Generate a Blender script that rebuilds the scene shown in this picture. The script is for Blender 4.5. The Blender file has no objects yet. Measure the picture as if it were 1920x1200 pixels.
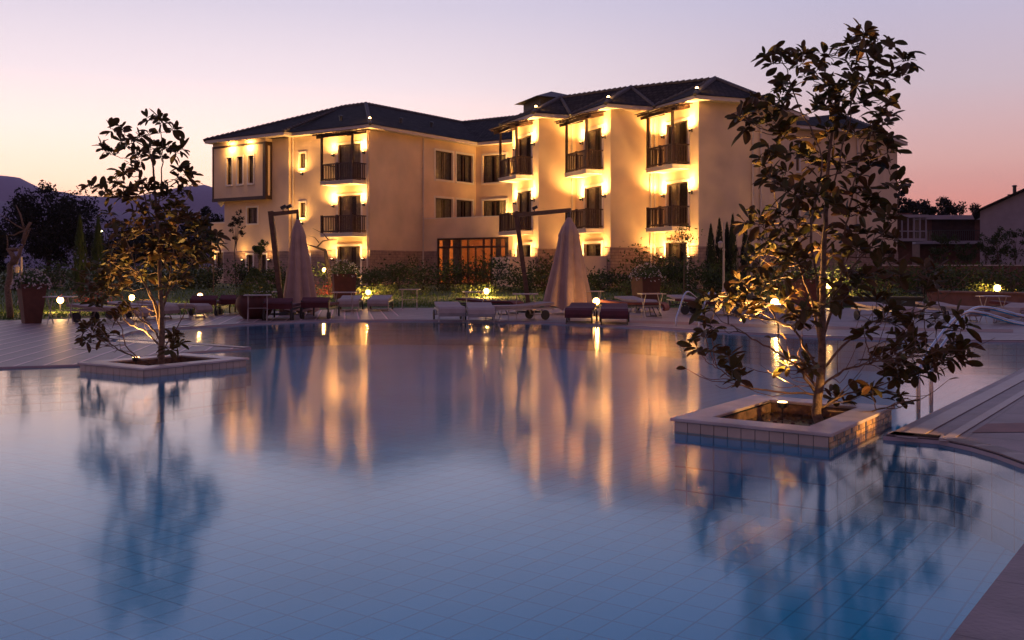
import bpy, math, random
from mathutils import Vector, Matrix
from mathutils.geometry import tessellate_polygon
S = bpy.context.scene
COL = S.collection
R = math.radians
random.seed(7)

# ---------------------------------------------------------------- camera
HC = 1.4            # eye height above the water
FP = 1867.0         # focal length in photo pixels (35 mm)
cam_d = bpy.data.cameras.new('camera')
cam = bpy.data.objects.new('camera', cam_d)
COL.objects.link(cam)
S.camera = cam
cam.location = (0, 0, HC)
cam.rotation_euler = (R(90), 0, 0)
cam_d.lens = 35.0
cam_d.sensor_width = 36.0
cam_d.shift_y = -97.0 / 1920.0
cam_d.clip_start = 0.05
cam_d.clip_end = 9000

# ---------------------------------------------------------------- sky (dusk, the sun has set to the left)
w = bpy.data.worlds.new("World")
S.world = w
w.use_nodes = True
nt = w.node_tree
nt.nodes.clear()
def wn(t, **k):
    n = nt.nodes.new(t)
    for a, b in k.items(): setattr(n, a, b)
    return n
def srgb(r, g, b):
    f = lambda c: (c/255/12.92) if c/255 <= .04045 else ((c/255+.055)/1.055)**2.4
    return (f(r), f(g), f(b), 1)
tc = wn('ShaderNodeTexCoord')
sp = wn('ShaderNodeSeparateXYZ')
nt.links.new(tc.outputs['Generated'], sp.inputs[0])
def ramp(stops):
    r = wn('ShaderNodeValToRGB')
    e = r.color_ramp.elements
    e[0].position, e[0].color = stops[0][0], srgb(*stops[0][1])
    e[1].position, e[1].color = stops[1][0], srgb(*stops[1][1])
    for p, c in stops[2:]:
        x = e.new(p); x.color = srgb(*c)
    nt.links.new(sp.outputs['Z'], r.inputs[0])
    return r
west = ramp([(0, (255, 176, 120)), (.05, (306, 216, 166)), (.08, (318, 256, 220)), (.13, (290, 250, 236)), (.18, (248, 230, 234)), (.25, (216, 206, 222)), (.34, (194, 188, 218)), (.5, (134, 138, 188)), (1, (102, 100, 142))])
side = ramp([(0, (222, 128, 104)), (.06, (228, 152, 136)), (.10, (222, 172, 164)), (.17, (202, 182, 192)), (.25, (186, 180, 204)), (.34, (156, 156, 198)), (.5, (124, 130, 182)), (1, (102, 100, 142))])
east = ramp([(0, (130, 86, 84)), (.10, (168, 118, 114)), (.25, (158, 122, 132)), (.5, (122, 108, 142)), (1, (102, 100, 142))])
def azi(dx, dy, lo, hi):
    dp = wn('ShaderNodeVectorMath', operation='DOT_PRODUCT')
    dp.inputs[1].default_value = Vector((dx, dy, 0)).normalized()
    nt.links.new(tc.outputs['Generated'], dp.inputs[0])
    m = wn('ShaderNodeMapRange')
    m.interpolation_type = 'SMOOTHSTEP'
    m.inputs['From Min'].default_value = lo
    m.inputs['From Max'].default_value = hi
    nt.links.new(dp.outputs['Value'], m.inputs[0])
    return m.outputs[0]
mx1 = wn('ShaderNodeMixRGB'); mx2 = wn('ShaderNodeMixRGB')
nt.links.new(azi(-.42, .9, -.25, .62), mx1.inputs[0])
nt.links.new(east.outputs[0], mx1.inputs[1]); nt.links.new(side.outputs[0], mx1.inputs[2])
nt.links.new(azi(-.50, .87, .60, .98), mx2.inputs[0])
nt.links.new(mx1.outputs[0], mx2.inputs[1]); nt.links.new(west.outputs[0], mx2.inputs[2])
bg = wn('ShaderNodeBackground'); out = wn('ShaderNodeOutputWorld')
bg.inputs['Strength'].default_value = 1.2
nt.links.new(mx2.outputs[0], bg.inputs[0]); nt.links.new(bg.outputs[0], out.inputs[0])

S.view_settings.view_transform = 'Standard'
S.view_settings.look = 'None'
S.view_settings.exposure = 0.0
S.view_settings.gamma = 1.0
S.cycles.max_bounces = 6
S.cycles.transparent_max_bounces = 16
S.cycles.sample_clamp_indirect = 20.0
WARM = (1.0, .53, .15)
LAMP_W = 10.0

# ---------------------------------------------------------------- helpers
def at(px, d, z):                    # photo column -> world X at depth d
    return Vector(((px-960)/FP*d, d, z))
def atp(px, py, d):
    return Vector(((px-960)/FP*d, d, HC+(503-py)/FP*d))
def gp(px, py, z=0.0):               # point on a level z
    d = (HC-z)*FP/(py-503)
    return Vector(((px-960)/FP*d, d, z))

class MB:
    def __init__(s): s.v = []; s.f = []; s.m = []
    def face(s, pts, m=0):
        i = len(s.v); s.v += [tuple(p) for p in pts]; s.f.append(tuple(range(i, i+len(pts)))); s.m.append(m)
    def mesh(s, vs, fs, m=0):
        i = len(s.v); s.v += [tuple(p) for p in vs]
        for f in fs: s.f.append(tuple(i+k for k in f)); s.m.append(m)
    def pbox(s, o, a, b, c, m=0):    # corner + three edge vectors
        o, a, b, c = map(Vector, (o, a, b, c))
        vs = [o, o+a, o+a+b, o+b, o+c, o+a+c, o+a+b+c, o+b+c]
        fs = [(0,3,2,1), (4,5,6,7), (0,1,5,4), (1,2,6,5), (2,3,7,6), (3,0,4,7)]
        if a.cross(b).dot(c) < 0: fs = [f[::-1] for f in fs]
        s.mesh(vs, fs, m)
    def box(s, x0, x1, y0, y1, z0, z1, m=0):
        s.pbox((x0, y0, z0), (x1-x0, 0, 0), (0, y1-y0, 0), (0, 0, z1-z0), m)
    def bar(s, p, q, w, h, m=0):     # bar from p to q, w across, h thick
        p, q = Vector(p), Vector(q); d = (q-p)
        up = Vector((0, 0, 1))
        if abs(d.normalized().z) > .95: up = Vector((0, 1, 0))
        x = d.cross(up).normalized()*w; y = x.cross(d).normalized()*h
        s.pbox(p-x/2-y/2, x, y, d, m)
    def tube(s, pts, r, n=8, m=0, cap=True):
        pts = [Vector(p) for p in pts]
        if not hasattr(r, '__len__'): r = [r]*len(pts)
        base = len(s.v); up = Vector((.31, .17, .93)).normalized(); prev = None
        for i, p in enumerate(pts):
            d = (pts[min(i+1, len(pts)-1)]-pts[max(i-1, 0)])
            if d.length < 1e-9: d = Vector((0, 0, 1))
            d.normalize()
            if prev is None:
                if abs(d.dot(up)) > .95: up = Vector((1, 0, 0))
                x = d.cross(up).normalized()
            else:
                x = (prev-d*prev.dot(d)); x = x.normalized() if x.length > 1e-6 else d.orthogonal().normalized()
            prev = x; y = d.cross(x)
            for k in range(n):
                a = 2*math.pi*k/n
                s.v.append(tuple(p+(x*math.cos(a)+y*math.sin(a))*r[i]))
        for i in range(len(pts)-1):
            for k in range(n):
                k2 = (k+1) % n
                s.f.append((base+i*n+k, base+i*n+k2, base+(i+1)*n+k2, base+(i+1)*n+k)); s.m.append(m)
        if cap:
            s.f.append(tuple(base+k for k in range(n))[::-1]); s.m.append(m)
            e = base+(len(pts)-1)*n
            s.f.append(tuple(e+k for k in range(n))); s.m.append(m)
    def lathe(s, c, prof, n=16, m=0):   # prof: (r, z)
        c = Vector(c); base = len(s.v)
        for r, z in prof:
            for k in range(n):
                a = 2*math.pi*k/n
                s.v.append((c.x+r*math.cos(a), c.y+r*math.sin(a), c.z+z))
        for i in range(len(prof)-1):
            for k in range(n):
                k2 = (k+1) % n
                s.f.append((base+i*n+k, base+i*n+k2, base+(i+1)*n+k2, base+(i+1)*n+k)); s.m.append(m)
        s.f.append(tuple(base+k for k in range(n))[::-1]); s.m.append(m)
        e = base+(len(prof)-1)*n
        s.f.append(tuple(e+k for k in range(n))); s.m.append(m)
    def poly(s, rings, z, m=0):
        rings = [[Vector((p[0], p[1], 0)) for p in r] for r in rings]
        tris = tessellate_polygon(rings); flat = [p for r in rings for p in r]
        i = len(s.v); s.v += [(p.x, p.y, z) for p in flat]
        for t in tris:
            a, b, c = [flat[k] for k in t]
            if (b-a).cross(c-a).z < 0: t = t[::-1]
            s.f.append(tuple(i+k for k in t)); s.m.append(m)
    def build(s, name, mat, parent=None, org=None, smooth=False, loc=None):
        me = bpy.data.meshes.new(name)
        o = Vector(org) if org is not None else Vector((0, 0, 0))
        if org is None and parent is not None: o = Vector(parent.get('_org', (0, 0, 0)))
        vs = [tuple(Vector(p)-o) for p in s.v]
        me.from_pydata(vs, [], s.f)
        mats = mat if isinstance(mat, (list, tuple)) else [mat]
        for mm in mats: me.materials.append(mm)
        if len(mats) > 1: me.polygons.foreach_set('material_index', s.m)
        if smooth: me.polygons.foreach_set('use_smooth', [True]*len(s.f))
        uv = me.uv_layers.new(name='UVMap')
        dat = [0.0]*(2*len(me.loops))
        for p in me.polygons:
            n = p.normal
            if abs(n.z) > .995: u = Vector((1, 0, 0))
            else: u = Vector((-n.y, n.x, 0)).normalized()
            v2 = n.cross(u)
            for li in p.loop_indices:
                c = me.vertices[me.loops[li].vertex_index].co
                dat[2*li] = c.dot(u); dat[2*li+1] = c.dot(v2)
        uv.data.foreach_set('uv', dat)
        ob = bpy.data.objects.new(name, me)
        COL.objects.link(ob)
        if parent is not None:
            ob.parent = parent
            ob['_org'] = tuple(o)
            if loc is not None: ob.location = loc
        else:
            ob.location = loc if loc is not None else o
            ob['_org'] = tuple(o)
        return ob

def thing(name, label, cat, org=(0, 0, 0), group=None, rz=0):
    o = bpy.data.objects.new(name, None); COL.objects.link(o)
    o.empty_display_size = .2
    o.location = org; o.rotation_euler = (0, 0, rz)
    o['_org'] = tuple(org); o['label'] = label; o['category'] = cat
    if group: o['group'] = group
    return o
def tag(o, label, cat, group=None, kind=None):
    o['label'] = label; o['category'] = cat
    if group: o['group'] = group
    if kind: o['kind'] = kind
    return o
def struct(o):
    o['kind'] = 'structure'; return o
def copy_tree(o, parent=None):
    c = o.copy(); COL.objects.link(c); c.parent = parent
    for ch in list(o.children): copy_tree(ch, c)
    return c
def spot(name, parent, loc, direction, power, size=100, blend=.8, rad=.04, col=WARM):
    ld = bpy.data.lights.new(name, 'SPOT'); ld.energy = power*LAMP_W; ld.color = col
    ld.spot_size = R(size); ld.spot_blend = blend; ld.shadow_soft_size = rad
    o = bpy.data.objects.new(name, ld); COL.objects.link(o); o.parent = parent
    o.location = Vector(loc)-Vector(parent.get('_org', (0, 0, 0)))
    o.rotation_euler = Vector(direction).to_track_quat('-Z', 'Y').to_euler()
    return o
def point(name, parent, loc, power, rad=.06, col=WARM):
    ld = bpy.data.lights.new(name, 'POINT'); ld.energy = power*LAMP_W; ld.color = col; ld.shadow_soft_size = rad
    o = bpy.data.objects.new(name, ld); COL.objects.link(o); o.parent = parent
    o.location = Vector(loc)-Vector(parent.get('_org', (0, 0, 0)))
    return o

# ---------------------------------------------------------------- materials
def mat(name, col, rough=.7, var=.15, scale=6.0, bump=0.0, bscale=None, metal=0, spec=.5, col2=None, coords='Object', trans=0, detail=4):
    m = bpy.data.materials.new(name); m.use_nodes = True
    n = m.node_tree; b = n.nodes['Principled BSDF']
    b.inputs['Roughness'].default_value = rough; b.inputs['Metallic'].default_value = metal
    b.inputs['Specular IOR Level'].default_value = spec
    t = n.nodes.new('ShaderNodeTexCoord'); no = n.nodes.new('ShaderNodeTexNoise')
    no.inputs['Scale'].default_value = scale; no.inputs['Detail'].default_value = detail
    n.links.new(t.outputs[coords], no.inputs['Vector'])
    mx = n.nodes.new('ShaderNodeMixRGB'); mx.name = 'colour'
    c2 = col2 if col2 else tuple(c*(1-var*1.6) for c in col)
    c1 = col if col2 else tuple(min(1, c*(1+var*.6)) for c in col)
    mx.inputs[1].default_value = (*c1, 1); mx.inputs[2].default_value = (*c2, 1)
    cr = n.nodes.new('ShaderNodeMapRange'); cr.inputs['From Min'].default_value = .3; cr.inputs['From Max'].default_value = .7
    n.links.new(no.outputs['Fac'], cr.inputs[0]); n.links.new(cr.outputs[0], mx.inputs[0])
    n.links.new(mx.outputs[0], b.inputs['Base Color'])
    if bump:
        n2 = n.nodes.new('ShaderNodeTexNoise'); n2.inputs['Scale'].default_value = bscale or scale*8; n2.inputs['Detail'].default_value = 3
        n.links.new(t.outputs[coords], n2.inputs['Vector'])
        bp = n.nodes.new('ShaderNodeBump'); bp.inputs['Strength'].default_value = bump; bp.inputs['Distance'].default_value = .02; bp.name = 'bump'
        n.links.new(n2.outputs['Fac'], bp.inputs['Height']); n.links.new(bp.outputs[0], b.inputs['Normal'])
    return m
def brick_over(m, bw, bh, mortar, mcol, dark=.75, bumpd=.01, offset=.5, coords='UV', rot=0, strength=1.0):
    """lay a brick / tile pattern over a mat()"""
    n = m.node_tree; b = n.nodes['Principled BSDF']; mx = n.nodes['colour']
    if 'roof' in m.name: b.inputs['Specular IOR Level'].default_value = .15
    t = n.nodes.new('ShaderNodeTexCoord'); mp = n.nodes.new('ShaderNodeMapping'); mp.inputs['Rotation'].default_value[2] = rot
    n.links.new(t.outputs[coords], mp.inputs[0])
    br = n.nodes.new('ShaderNodeTexBrick'); br.offset = offset
    br.inputs['Scale'].default_value = 1; br.inputs['Brick Width'].default_value = bw; br.inputs['Row Height'].default_value = bh
    br.inputs['Mortar Size'].default_value = mortar; br.inputs['Mortar Smooth'].default_value = .3
    br.inputs['Color1'].default_value = (1, 1, 1, 1); br.inputs['Color2'].default_value = (dark, dark, dark, 1); br.inputs['Mortar'].default_value = (*mcol, 1)
    n.links.new(mp.outputs[0], br.inputs[0])
    mu = n.nodes.new('ShaderNodeMixRGB'); mu.blend_type = 'MULTIPLY'; mu.inputs[0].default_value = strength
    n.links.new(mx.outputs[0], mu.inputs[1]); n.links.new(br.outputs['Color'], mu.inputs[2])
    n.links.new(mu.outputs[0], b.inputs['Base Color'])
    bp = n.nodes.new('ShaderNodeBump'); bp.invert = True; bp.inputs['Distance'].default_value = bumpd; bp.inputs['Strength'].default_value = .8
    n.links.new(br.outputs['Fac'], bp.inputs['Height'])
    if 'bump' in n.nodes: n.links.new(n.nodes['bump'].outputs[0], bp.inputs['Normal'])
    n.links.new(bp.outputs[0], b.inputs['Normal'])
    return m
def emis(name, col, st):
    m = bpy.data.materials.new(name); m.use_nodes = True
    b = m.node_tree.nodes['Principled BSDF']
    b.inputs['Base Color'].default_value = (*col, 1)
    b.inputs['Emission Color'].default_value = (*col, 1); b.inputs['Emission Strength'].default_value = st
    return m
M = {}
M['plaster'] = mat('plaster', (.72, .53, .35), .88, .10, .7, .25, 40)
M['stone'] = brick_over(mat('stone_cladding', (.38, .25, .19), .85, .2, 3, .3, 30), .42, .16, .012, (.55, .5, .5), .8)
M['white'] = mat('white_trim', (.72, .64, .55), .6, .05, 3)
M['fascia'] = mat('fascia_paint', (.58, .49, .42), .6, .06, 3)
M['roof'] = brick_over(mat('roof_tile', (.045, .036, .036), .9, .4, 2.5, .4, 25), .30, .34, .03, (.25, .25, .25), .6, .05)
M['ridge'] = mat('ridge_tile', (.08, .07, .07), .7, .3, 8)
M['wood'] = mat('dark_timber', (.055, .024, .014), .55, .3, 9, .3, 60)
M['timber'] = mat('mast_timber', (.10, .045, .02), .5, .3, 9, .2, 60)
M['dark'] = mat('dark_metal', (.02, .02, .022), .4, .1)
M['curtain'] = mat('curtain_cloth', (.50, .40, .28), .9, .2, 5)
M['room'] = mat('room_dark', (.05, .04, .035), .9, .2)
M['lounge'] = mat('lounge_wall', (.62, .34, .16), .8, .15, 2)
M['lamp_glass'] = emis('lamp_glass', (1, .56, .20), 20)
M['bulb'] = emis('bulb_glow', (1, .50, .15), 16)
M['chrome'] = mat('chrome', (.42, .42, .45), .22, .02, metal=1)
M['stonecap'] = mat('marble_cap', (.46, .37, .34), .42, .22, 3.5, .1, 60)
M['soil'] = mat('soil', (.05, .03, .02), .95, .4, 20, .8, 50)
M['bark'] = mat('bark', (.20, .125, .08), .85, .35, 25, .7, 90)
M['barkd'] = mat('dark_bark', (.09, .06, .045), .9, .3, 15, .6, 60)
M['cloth'] = mat('parasol_cloth', (.36, .24, .20), .9, .1, 4)
M['padwhite'] = mat('pale_cushion', (.33, .25, .22), .85, .08, 6)
M['padred'] = mat('red_cushion', (.085, .012, .014), .8, .12, 6)
M['rubber'] = mat('rubber', (.02, .018, .018), .7, .1)
M['potred'] = mat('glazed_pot', (.07, .016, .012), .8, .2, 6)
M['pottc'] = mat('terracotta_pot', (.10, .036, .022), .7, .2, 6)
M['white_metal'] = mat('white_metal', (.34, .28, .27), .4, .05)
M['hedgepot'] = M['potred']
def leafmat(name, c1, c2, rough=.45, tr=.25, sc=2.5):
    m = mat(name, c1, rough, .2, sc, col2=c2, spec=.22)
    n = m.node_tree; b = n.nodes['Principled BSDF']; o = n.nodes['Material Output']
    tl = n.nodes.new('ShaderNodeBsdfTranslucent'); ms = n.nodes.new('ShaderNodeMixShader'); ms.inputs[0].default_value = tr
    n.links.new(n.nodes['colour'].outputs[0], tl.inputs[0])
    n.links.new(b.outputs[0], ms.inputs[1]); n.links.new(tl.outputs[0], ms.inputs[2]); n.links.new(ms.outputs[0], o.inputs[0])
    return m
M['magnolia'] = leafmat('magnolia_leaf', (.055, .060, .014), (.10, .040, .014), .55, .2, 6)
M['shrub'] = leafmat('shrub_leaf', (.045, .075, .02), (.02, .032, .012), .6, .2, 1.2)
M['shrubl'] = leafmat('light_shrub_leaf', (.10, .13, .03), (.04, .06, .02), .6, .25, 1.5)
M['conifer'] = leafmat('conifer_leaf', (.014, .022, .012), (.02, .03, .014), .8, .1, 2)
M['far'] = leafmat('far_leaf', (.018, .020, .013), (.010, .012, .009), .8, .15, .6)
M['flower'] = mat('white_petal', (.55, .50, .50), .8, .1)
M['redflower'] = mat('red_petal', (.35, .05, .04), .8, .2)
M['grassblade'] = leafmat('grass_blade', (.06, .11, .02), (.035, .06, .015), .7, .3, 3)

# glass: partly see-through, reflecting
g = bpy.data.materials.new('window_glass'); g.use_nodes = True
n = g.node_tree; b = n.nodes['Principled BSDF']; b.inputs['Base Color'].default_value = (.015, .015, .018, 1); b.inputs['Roughness'].default_value = .04
tr = n.nodes.new('ShaderNodeBsdfTransparent'); ms = n.nodes.new('ShaderNodeMixShader'); ms.inputs[0].default_value = .72
n.links.new(b.outputs[0], ms.inputs[1]); n.links.new(tr.outputs[0], ms.inputs[2]); n.links.new(ms.outputs[0], n.nodes['Material Output'].inputs[0])
M['glass'] = g

# water: a long exposure averages the ripples into a soft gloss
wm = bpy.data.materials.new('pool_water'); wm.use_nodes = True
n = wm.node_tree; n.nodes.remove(n.nodes['Principled BSDF'])
fr = n.nodes.new('ShaderNodeFresnel'); fr.inputs[0].default_value = 1.33
gl = n.nodes.new('ShaderNodeBsdfGlossy'); gl.inputs['Roughness'].default_value = .095; gl.inputs['Color'].default_value = (1, 1, 1, 1)
tr = n.nodes.new('ShaderNodeBsdfTransparent'); tr.inputs['Color'].default_value = (.36, .95, 1, 1)
ms = n.nodes.new('ShaderNodeMixShader')
t = n.nodes.new('ShaderNodeTexCoord'); no = n.nodes.new('ShaderNodeTexNoise'); no.inputs['Scale'].default_value = 1.6; no.inputs['Detail'].default_value = 3
mp = n.nodes.new('ShaderNodeMapping'); mp.inputs['Scale'].default_value = (1, .6, 1)
bp = n.nodes.new('ShaderNodeBump'); bp.inputs['Strength'].default_value = .12; bp.inputs['Distance'].default_value = .02
n.links.new(t.outputs['Object'], mp.inputs[0]); n.links.new(mp.outputs[0], no.inputs[0]); n.links.new(no.outputs['Fac'], bp.inputs['Height'])
mp2 = n.nodes.new('ShaderNodeMapping'); mp2.inputs['Scale'].default_value = (6, 34, 1); no2 = n.nodes.new('ShaderNodeTexNoise'); no2.inputs['Scale'].default_value = 1.0; no2.inputs['Detail'].default_value = 2
bp2 = n.nodes.new('ShaderNodeBump'); bp2.inputs['Strength'].default_value = .5; bp2.inputs['Distance'].default_value = .0007
n.links.new(t.outputs['Object'], mp2.inputs[0]); n.links.new(mp2.outputs[0], no2.inputs[0]); n.links.new(no2.outputs['Fac'], bp2.inputs['Height']); n.links.new(bp.outputs[0], bp2.inputs['Normal'])
n.links.new(bp2.outputs[0], gl.inputs['Normal'])
n.links.new(fr.outputs[0], ms.inputs[0]); n.links.new(tr.outputs[0], ms.inputs[1]); n.links.new(gl.outputs[0], ms.inputs[2])
n.links.new(ms.outputs[0], n.nodes['Material Output'].inputs[0])
M['water'] = wm
A_DIR = math.atan2(.574, -.819)     # main building/planter axis
M['pooltile'] = brick_over(mat('pool_floor_tile', (.13, .64, .76), .5, .08, .6), .20, .25, .007, (.52, .62, .66), .95, .002, .0, 'Object', R(35))
M['poolwall'] = brick_over(mat('pool_wall_tile', (.14, .52, .62), .5, .15, 1), .25, .125, .008, (.5, .5, .5), .85, .002, .0, 'UV')
M['deck_wood'] = mat('plank_deck', (.20, .125, .125), .5, .18, 3)
M['paving'] = brick_over(mat('stone_paving', (.21, .15, .15), .5, .22, 2.2, .25, 30), .80, .80, .008, (.62, .6, .6), .86, .003, .0, 'Object', R(35))
M['lawn'] = mat('lawn_grass', (.08, .115, .022), .95, .3, 3, 1.0, 30, col2=(.03, .045, .012))
M['earth'] = mat('dry_ground', (.06, .06, .035), .95, .3, .3, .5, 3)

# ---------------------------------------------------------------- the pool, decks and ground
U = Vector((-.375, .927, 0)); V = Vector((.927, .375, 0))
A = Vector((-.819, .574, 0)); B = Vector((.574, .819, 0))
edge_px = [(-60, 700), (0, 692), (150, 687), (300, 667), (400, 660), (471, 655.5), (400, 652.5), (300, 648.5), (200, 643.5), (215, 637), (248, 625), (300, 619.5), (400, 613), (470, 608.5), (555, 604.5), (650, 602.5), (740, 602), (900, 603.5), (1000, 606), (1100, 610), (1200, 615), (1300, 621), (1400, 627), (1500, 632), (1700, 639), (1800, 641), (1920, 642), (2200, 650), (2500, 668), (2200, 672), (1920, 694), (1656, 825)]
edge = [gp(*p) for p in edge_px]
curve = [gp(*p) for p in [(1700, 828), (1760, 833), (1820, 846), (1870, 861), (1920, 880), (2000, 909), (2030, 925)]]
neardeck = [gp(*p) for p in [(1975, 958), (1920, 1030), (1790, 1200), (1640, 1400)]]
left_start = [Vector((-14, 9, 0)), Vector((-14, -6, 0))]
pool = left_start[::-1][::-1][:1] + edge + curve + neardeck + [Vector((1.2, -6, 0)), Vector((-14, -6, 0))]
mb = MB(); mb.poly([pool], 0.0)
water = struct(mb.build('water', M['water']))
mb = MB(); mb.poly([pool], -.62)
struct(mb.build('pool_floor', M['pooltile']))
mb = MB()
for i in range(len(pool)):
    p, q = pool[i], pool[(i+1) % len(pool)]
    mb.face([p, q, q-Vector((0, 0, .62)), p-Vector((0, 0, .62))])
struct(mb.build('pool_wall', M['poolwall']))
mb = MB()
for i in range(len(pool)):
    p, q = pool[i], pool[(i+1) % len(pool)]
    mb.face([p, q, q+Vector((0, 0, .03)), p+Vector((0, 0, .03))])
struct(mb.build('pool_rim', mat('pool_rim', (.36, .28, .29), .5, .1, 3)))
DZ = .03
# plank deck on the left, paving elsewhere
def pe(px, py): return gp(px, py, DZ)
lawn_edge = [pe(*p) for p in [(-900, 640), (-300, 612), (0, 601), (200, 596), (355, 590), (560, 582), (640, 580), (760, 577.5), (900, 577), (1100, 576.5), (1400, 576.5), (1640, 575), (2000, 578), (2600, 588), (3400, 600)]]
k = edge_px.index((740, 602))
dk = [Vector((-14, -6, 0)), Vector((-14, 9, 0))] + edge[:k+1] + lawn_edge[:8][::-1] + [Vector((-40, 9, 0)), Vector((-40, -6, 0))]
mb = MB(); mb.poly([dk], DZ)
wd = struct(mb.build('plank_deck', M['deck_wood']))
rt = edge[k:] + curve + neardeck + [Vector((1.2, -6, 0)), Vector((45, -6, 0)), Vector((45, 20, 0))] + lawn_edge[7:-1][::-1]
mb = MB(); mb.poly([rt], DZ)
struct(mb.build('stone_deck', M['paving']))
# plank seams
n = M['deck_wood'].node_tree; b = n.nodes['Principled BSDF']
t = n.nodes.new('ShaderNodeTexCoord'); mp = n.nodes.new('ShaderNodeMapping'); mp.inputs['Rotation'].default_value[2] = R(-9.5)
wv = n.nodes.new('ShaderNodeTexWave'); wv.wave_profile = 'SAW'; wv.inputs['Scale'].default_value = .314/.38; wv.inputs['Distortion'].default_value = .25; wv.inputs['Detail'].default_value = 1
n.links.new(t.outputs['Object'], mp.inputs[0]); n.links.new(mp.outputs[0], wv.inputs[0])
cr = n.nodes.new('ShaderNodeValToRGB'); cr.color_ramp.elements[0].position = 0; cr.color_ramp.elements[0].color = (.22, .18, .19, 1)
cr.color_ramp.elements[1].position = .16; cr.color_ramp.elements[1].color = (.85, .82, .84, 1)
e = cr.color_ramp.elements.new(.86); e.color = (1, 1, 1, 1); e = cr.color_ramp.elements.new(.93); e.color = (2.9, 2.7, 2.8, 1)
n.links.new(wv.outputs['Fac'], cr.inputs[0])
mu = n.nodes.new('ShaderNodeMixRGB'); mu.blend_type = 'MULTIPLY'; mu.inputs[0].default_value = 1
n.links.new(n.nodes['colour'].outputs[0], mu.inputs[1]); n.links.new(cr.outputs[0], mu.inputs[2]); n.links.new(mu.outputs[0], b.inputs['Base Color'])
bpn = n.nodes.new('ShaderNodeBump'); bpn.inputs['Distance'].default_value = .02; bpn.inputs['Strength'].default_value = 1
n.links.new(wv.outputs['Fac'], bpn.inputs['Height']); n.links.new(bpn.outputs[0], b.inputs['Normal'])

# pale coping along the pool edge (a strip on the deck side)
def strip(pts, off0, off1, z, name, m, thick=.012, left=True):
    s = MB(); n_ = len(pts); sd = 1 if left else -1
    nor = []
    for i in range(n_):
        d = (pts[min(i+1, n_-1)]-pts[max(i-1, 0)]).normalized()
        nor.append(Vector((-d.y, d.x, 0))*sd)
    for i in range(n_-1):
        a0 = pts[i]+nor[i]*off0; a1 = pts[i]+nor[i]*off1; b0 = pts[i+1]+nor[i+1]*off0; b1 = pts[i+1]+nor[i+1]*off1
        zz = Vector((0, 0, z)); tt = Vector((0, 0, thick))
        P = [Vector((p.x, p.y, 0))+zz for p in (a0, b0, b1, a1)]
        s.mesh(P+[p+tt for p in P], [(0,1,2,3), (4,5,6,7), (0,1,5,4), (3,2,6,7), (0,3,7,4), (1,2,6,5)])
    return struct(s.build(name, m))
M['coping'] = mat('pale_coping', (.23, .175, .175), .4, .12, 3)
M['bandred'] = mat('red_paving', (.20, .07, .055), .6, .2, 4)
strip(edge[5:6]+[edge[i] for i in range(9, 28)], .0, .16, DZ+.004, 'pool_coping', M['coping'])
strip([edge[30], edge[31]], .10, .26, DZ+.004, 'coping_band', M['coping'], .006)
strip([edge[30], edge[31]], .42, .50, DZ+.004, 'coping_line', M['coping'], .006)
# red paving bands
mb = MB(); mb.poly([[gp(1822, 812, DZ), gp(2300, 806, DZ), gp(2300, 786, DZ), gp(1850, 795, DZ)]], DZ+.004)
struct(mb.build('paving_band', M['bandred']))
mb = MB(); mb.poly([[gp(1100, 603, DZ), gp(1500, 617, DZ), gp(1900, 624, DZ), gp(1900, 618, DZ), gp(1500, 611, DZ), gp(1100, 598, DZ)]], DZ+.004)
struct(mb.build('paving_band', M['bandred']))
# overflow grille along the curved edge
mb = MB(); gpts = [edge[31]+Vector((.03, .02, 0))]+curve
dense = []
for i in range(len(gpts)-1):
    for k_ in range(10): dense.append(gpts[i].lerp(gpts[i+1], k_/10))
tot = 0
for i in range(len(dense)-1):
    p, q = dense[i], dense[i+1]; d = (q-p).normalized(); nr = Vector((-d.y, d.x, 0)); L = (q-p).length; m_ = max(1, int(L/.085))
    for j in range(m_):
        o = p.lerp(q, j/m_)+nr*.02+Vector((0, 0, DZ+.004))
        mb.pbox(o, d*.045, nr*.17, (0, 0, .010))
gr = mb.build('drain_grille', M['coping'])
mb = MB()
for i in range(len(dense)-1):
    p, q = dense[i], dense[i+1]; d = (q-p).normalized(); nr = Vector((-d.y, d.x, 0))
    mb.face([v+Vector((0, 0, DZ+.003)) for v in (p+nr*.0, q+nr*.0, q+nr*.22, p+nr*.22)])
ch = mb.build('channel', M['rubber'], gr, org=(0, 0, 0))
tag(gr, 'slatted overflow drain grille along the curved edge of the right hand paving', 'drain')

# ground: one sheet round the pool, rising to the hotel and out to the horizon
def gz(y): return 0.0 if y < 33 else min(.38, (y-33)*.38/17)
mb = MB()
front = [Vector((-60, -8, 0)), Vector((60, -8, 0)), Vector((60, 33, 0)), Vector((-60, 33, 0))]
inset = pool
mb.poly([front, inset], .0)
ys = [33, 36, 39, 42, 45, 48, 50, 80, 200, 700, 3500]
for i in range(len(ys)-1):
    y0, y1 = ys[i], ys[i+1]
    xs = [-5000, -60, -30, 0, 30, 60, 5000]
    for j in range(len(xs)-1):
        mb.face([(xs[j], y0, gz(y0)), (xs[j+1], y0, gz(y0)), (xs[j+1], y1, gz(y1)), (xs[j], y1, gz(y1))])
for s_ in (-1, 1): mb.face([(60*s_, -190, 0), (5000*s_, -190, 0), (5000*s_, 33, 0), (60*s_, 33, 0)][::s_])
mb.face([(-60, -190, 0), (60, -190, 0), (60, -8, 0), (-60, -8, 0)])
struct(mb.build('ground', M['lawn']))
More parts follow.
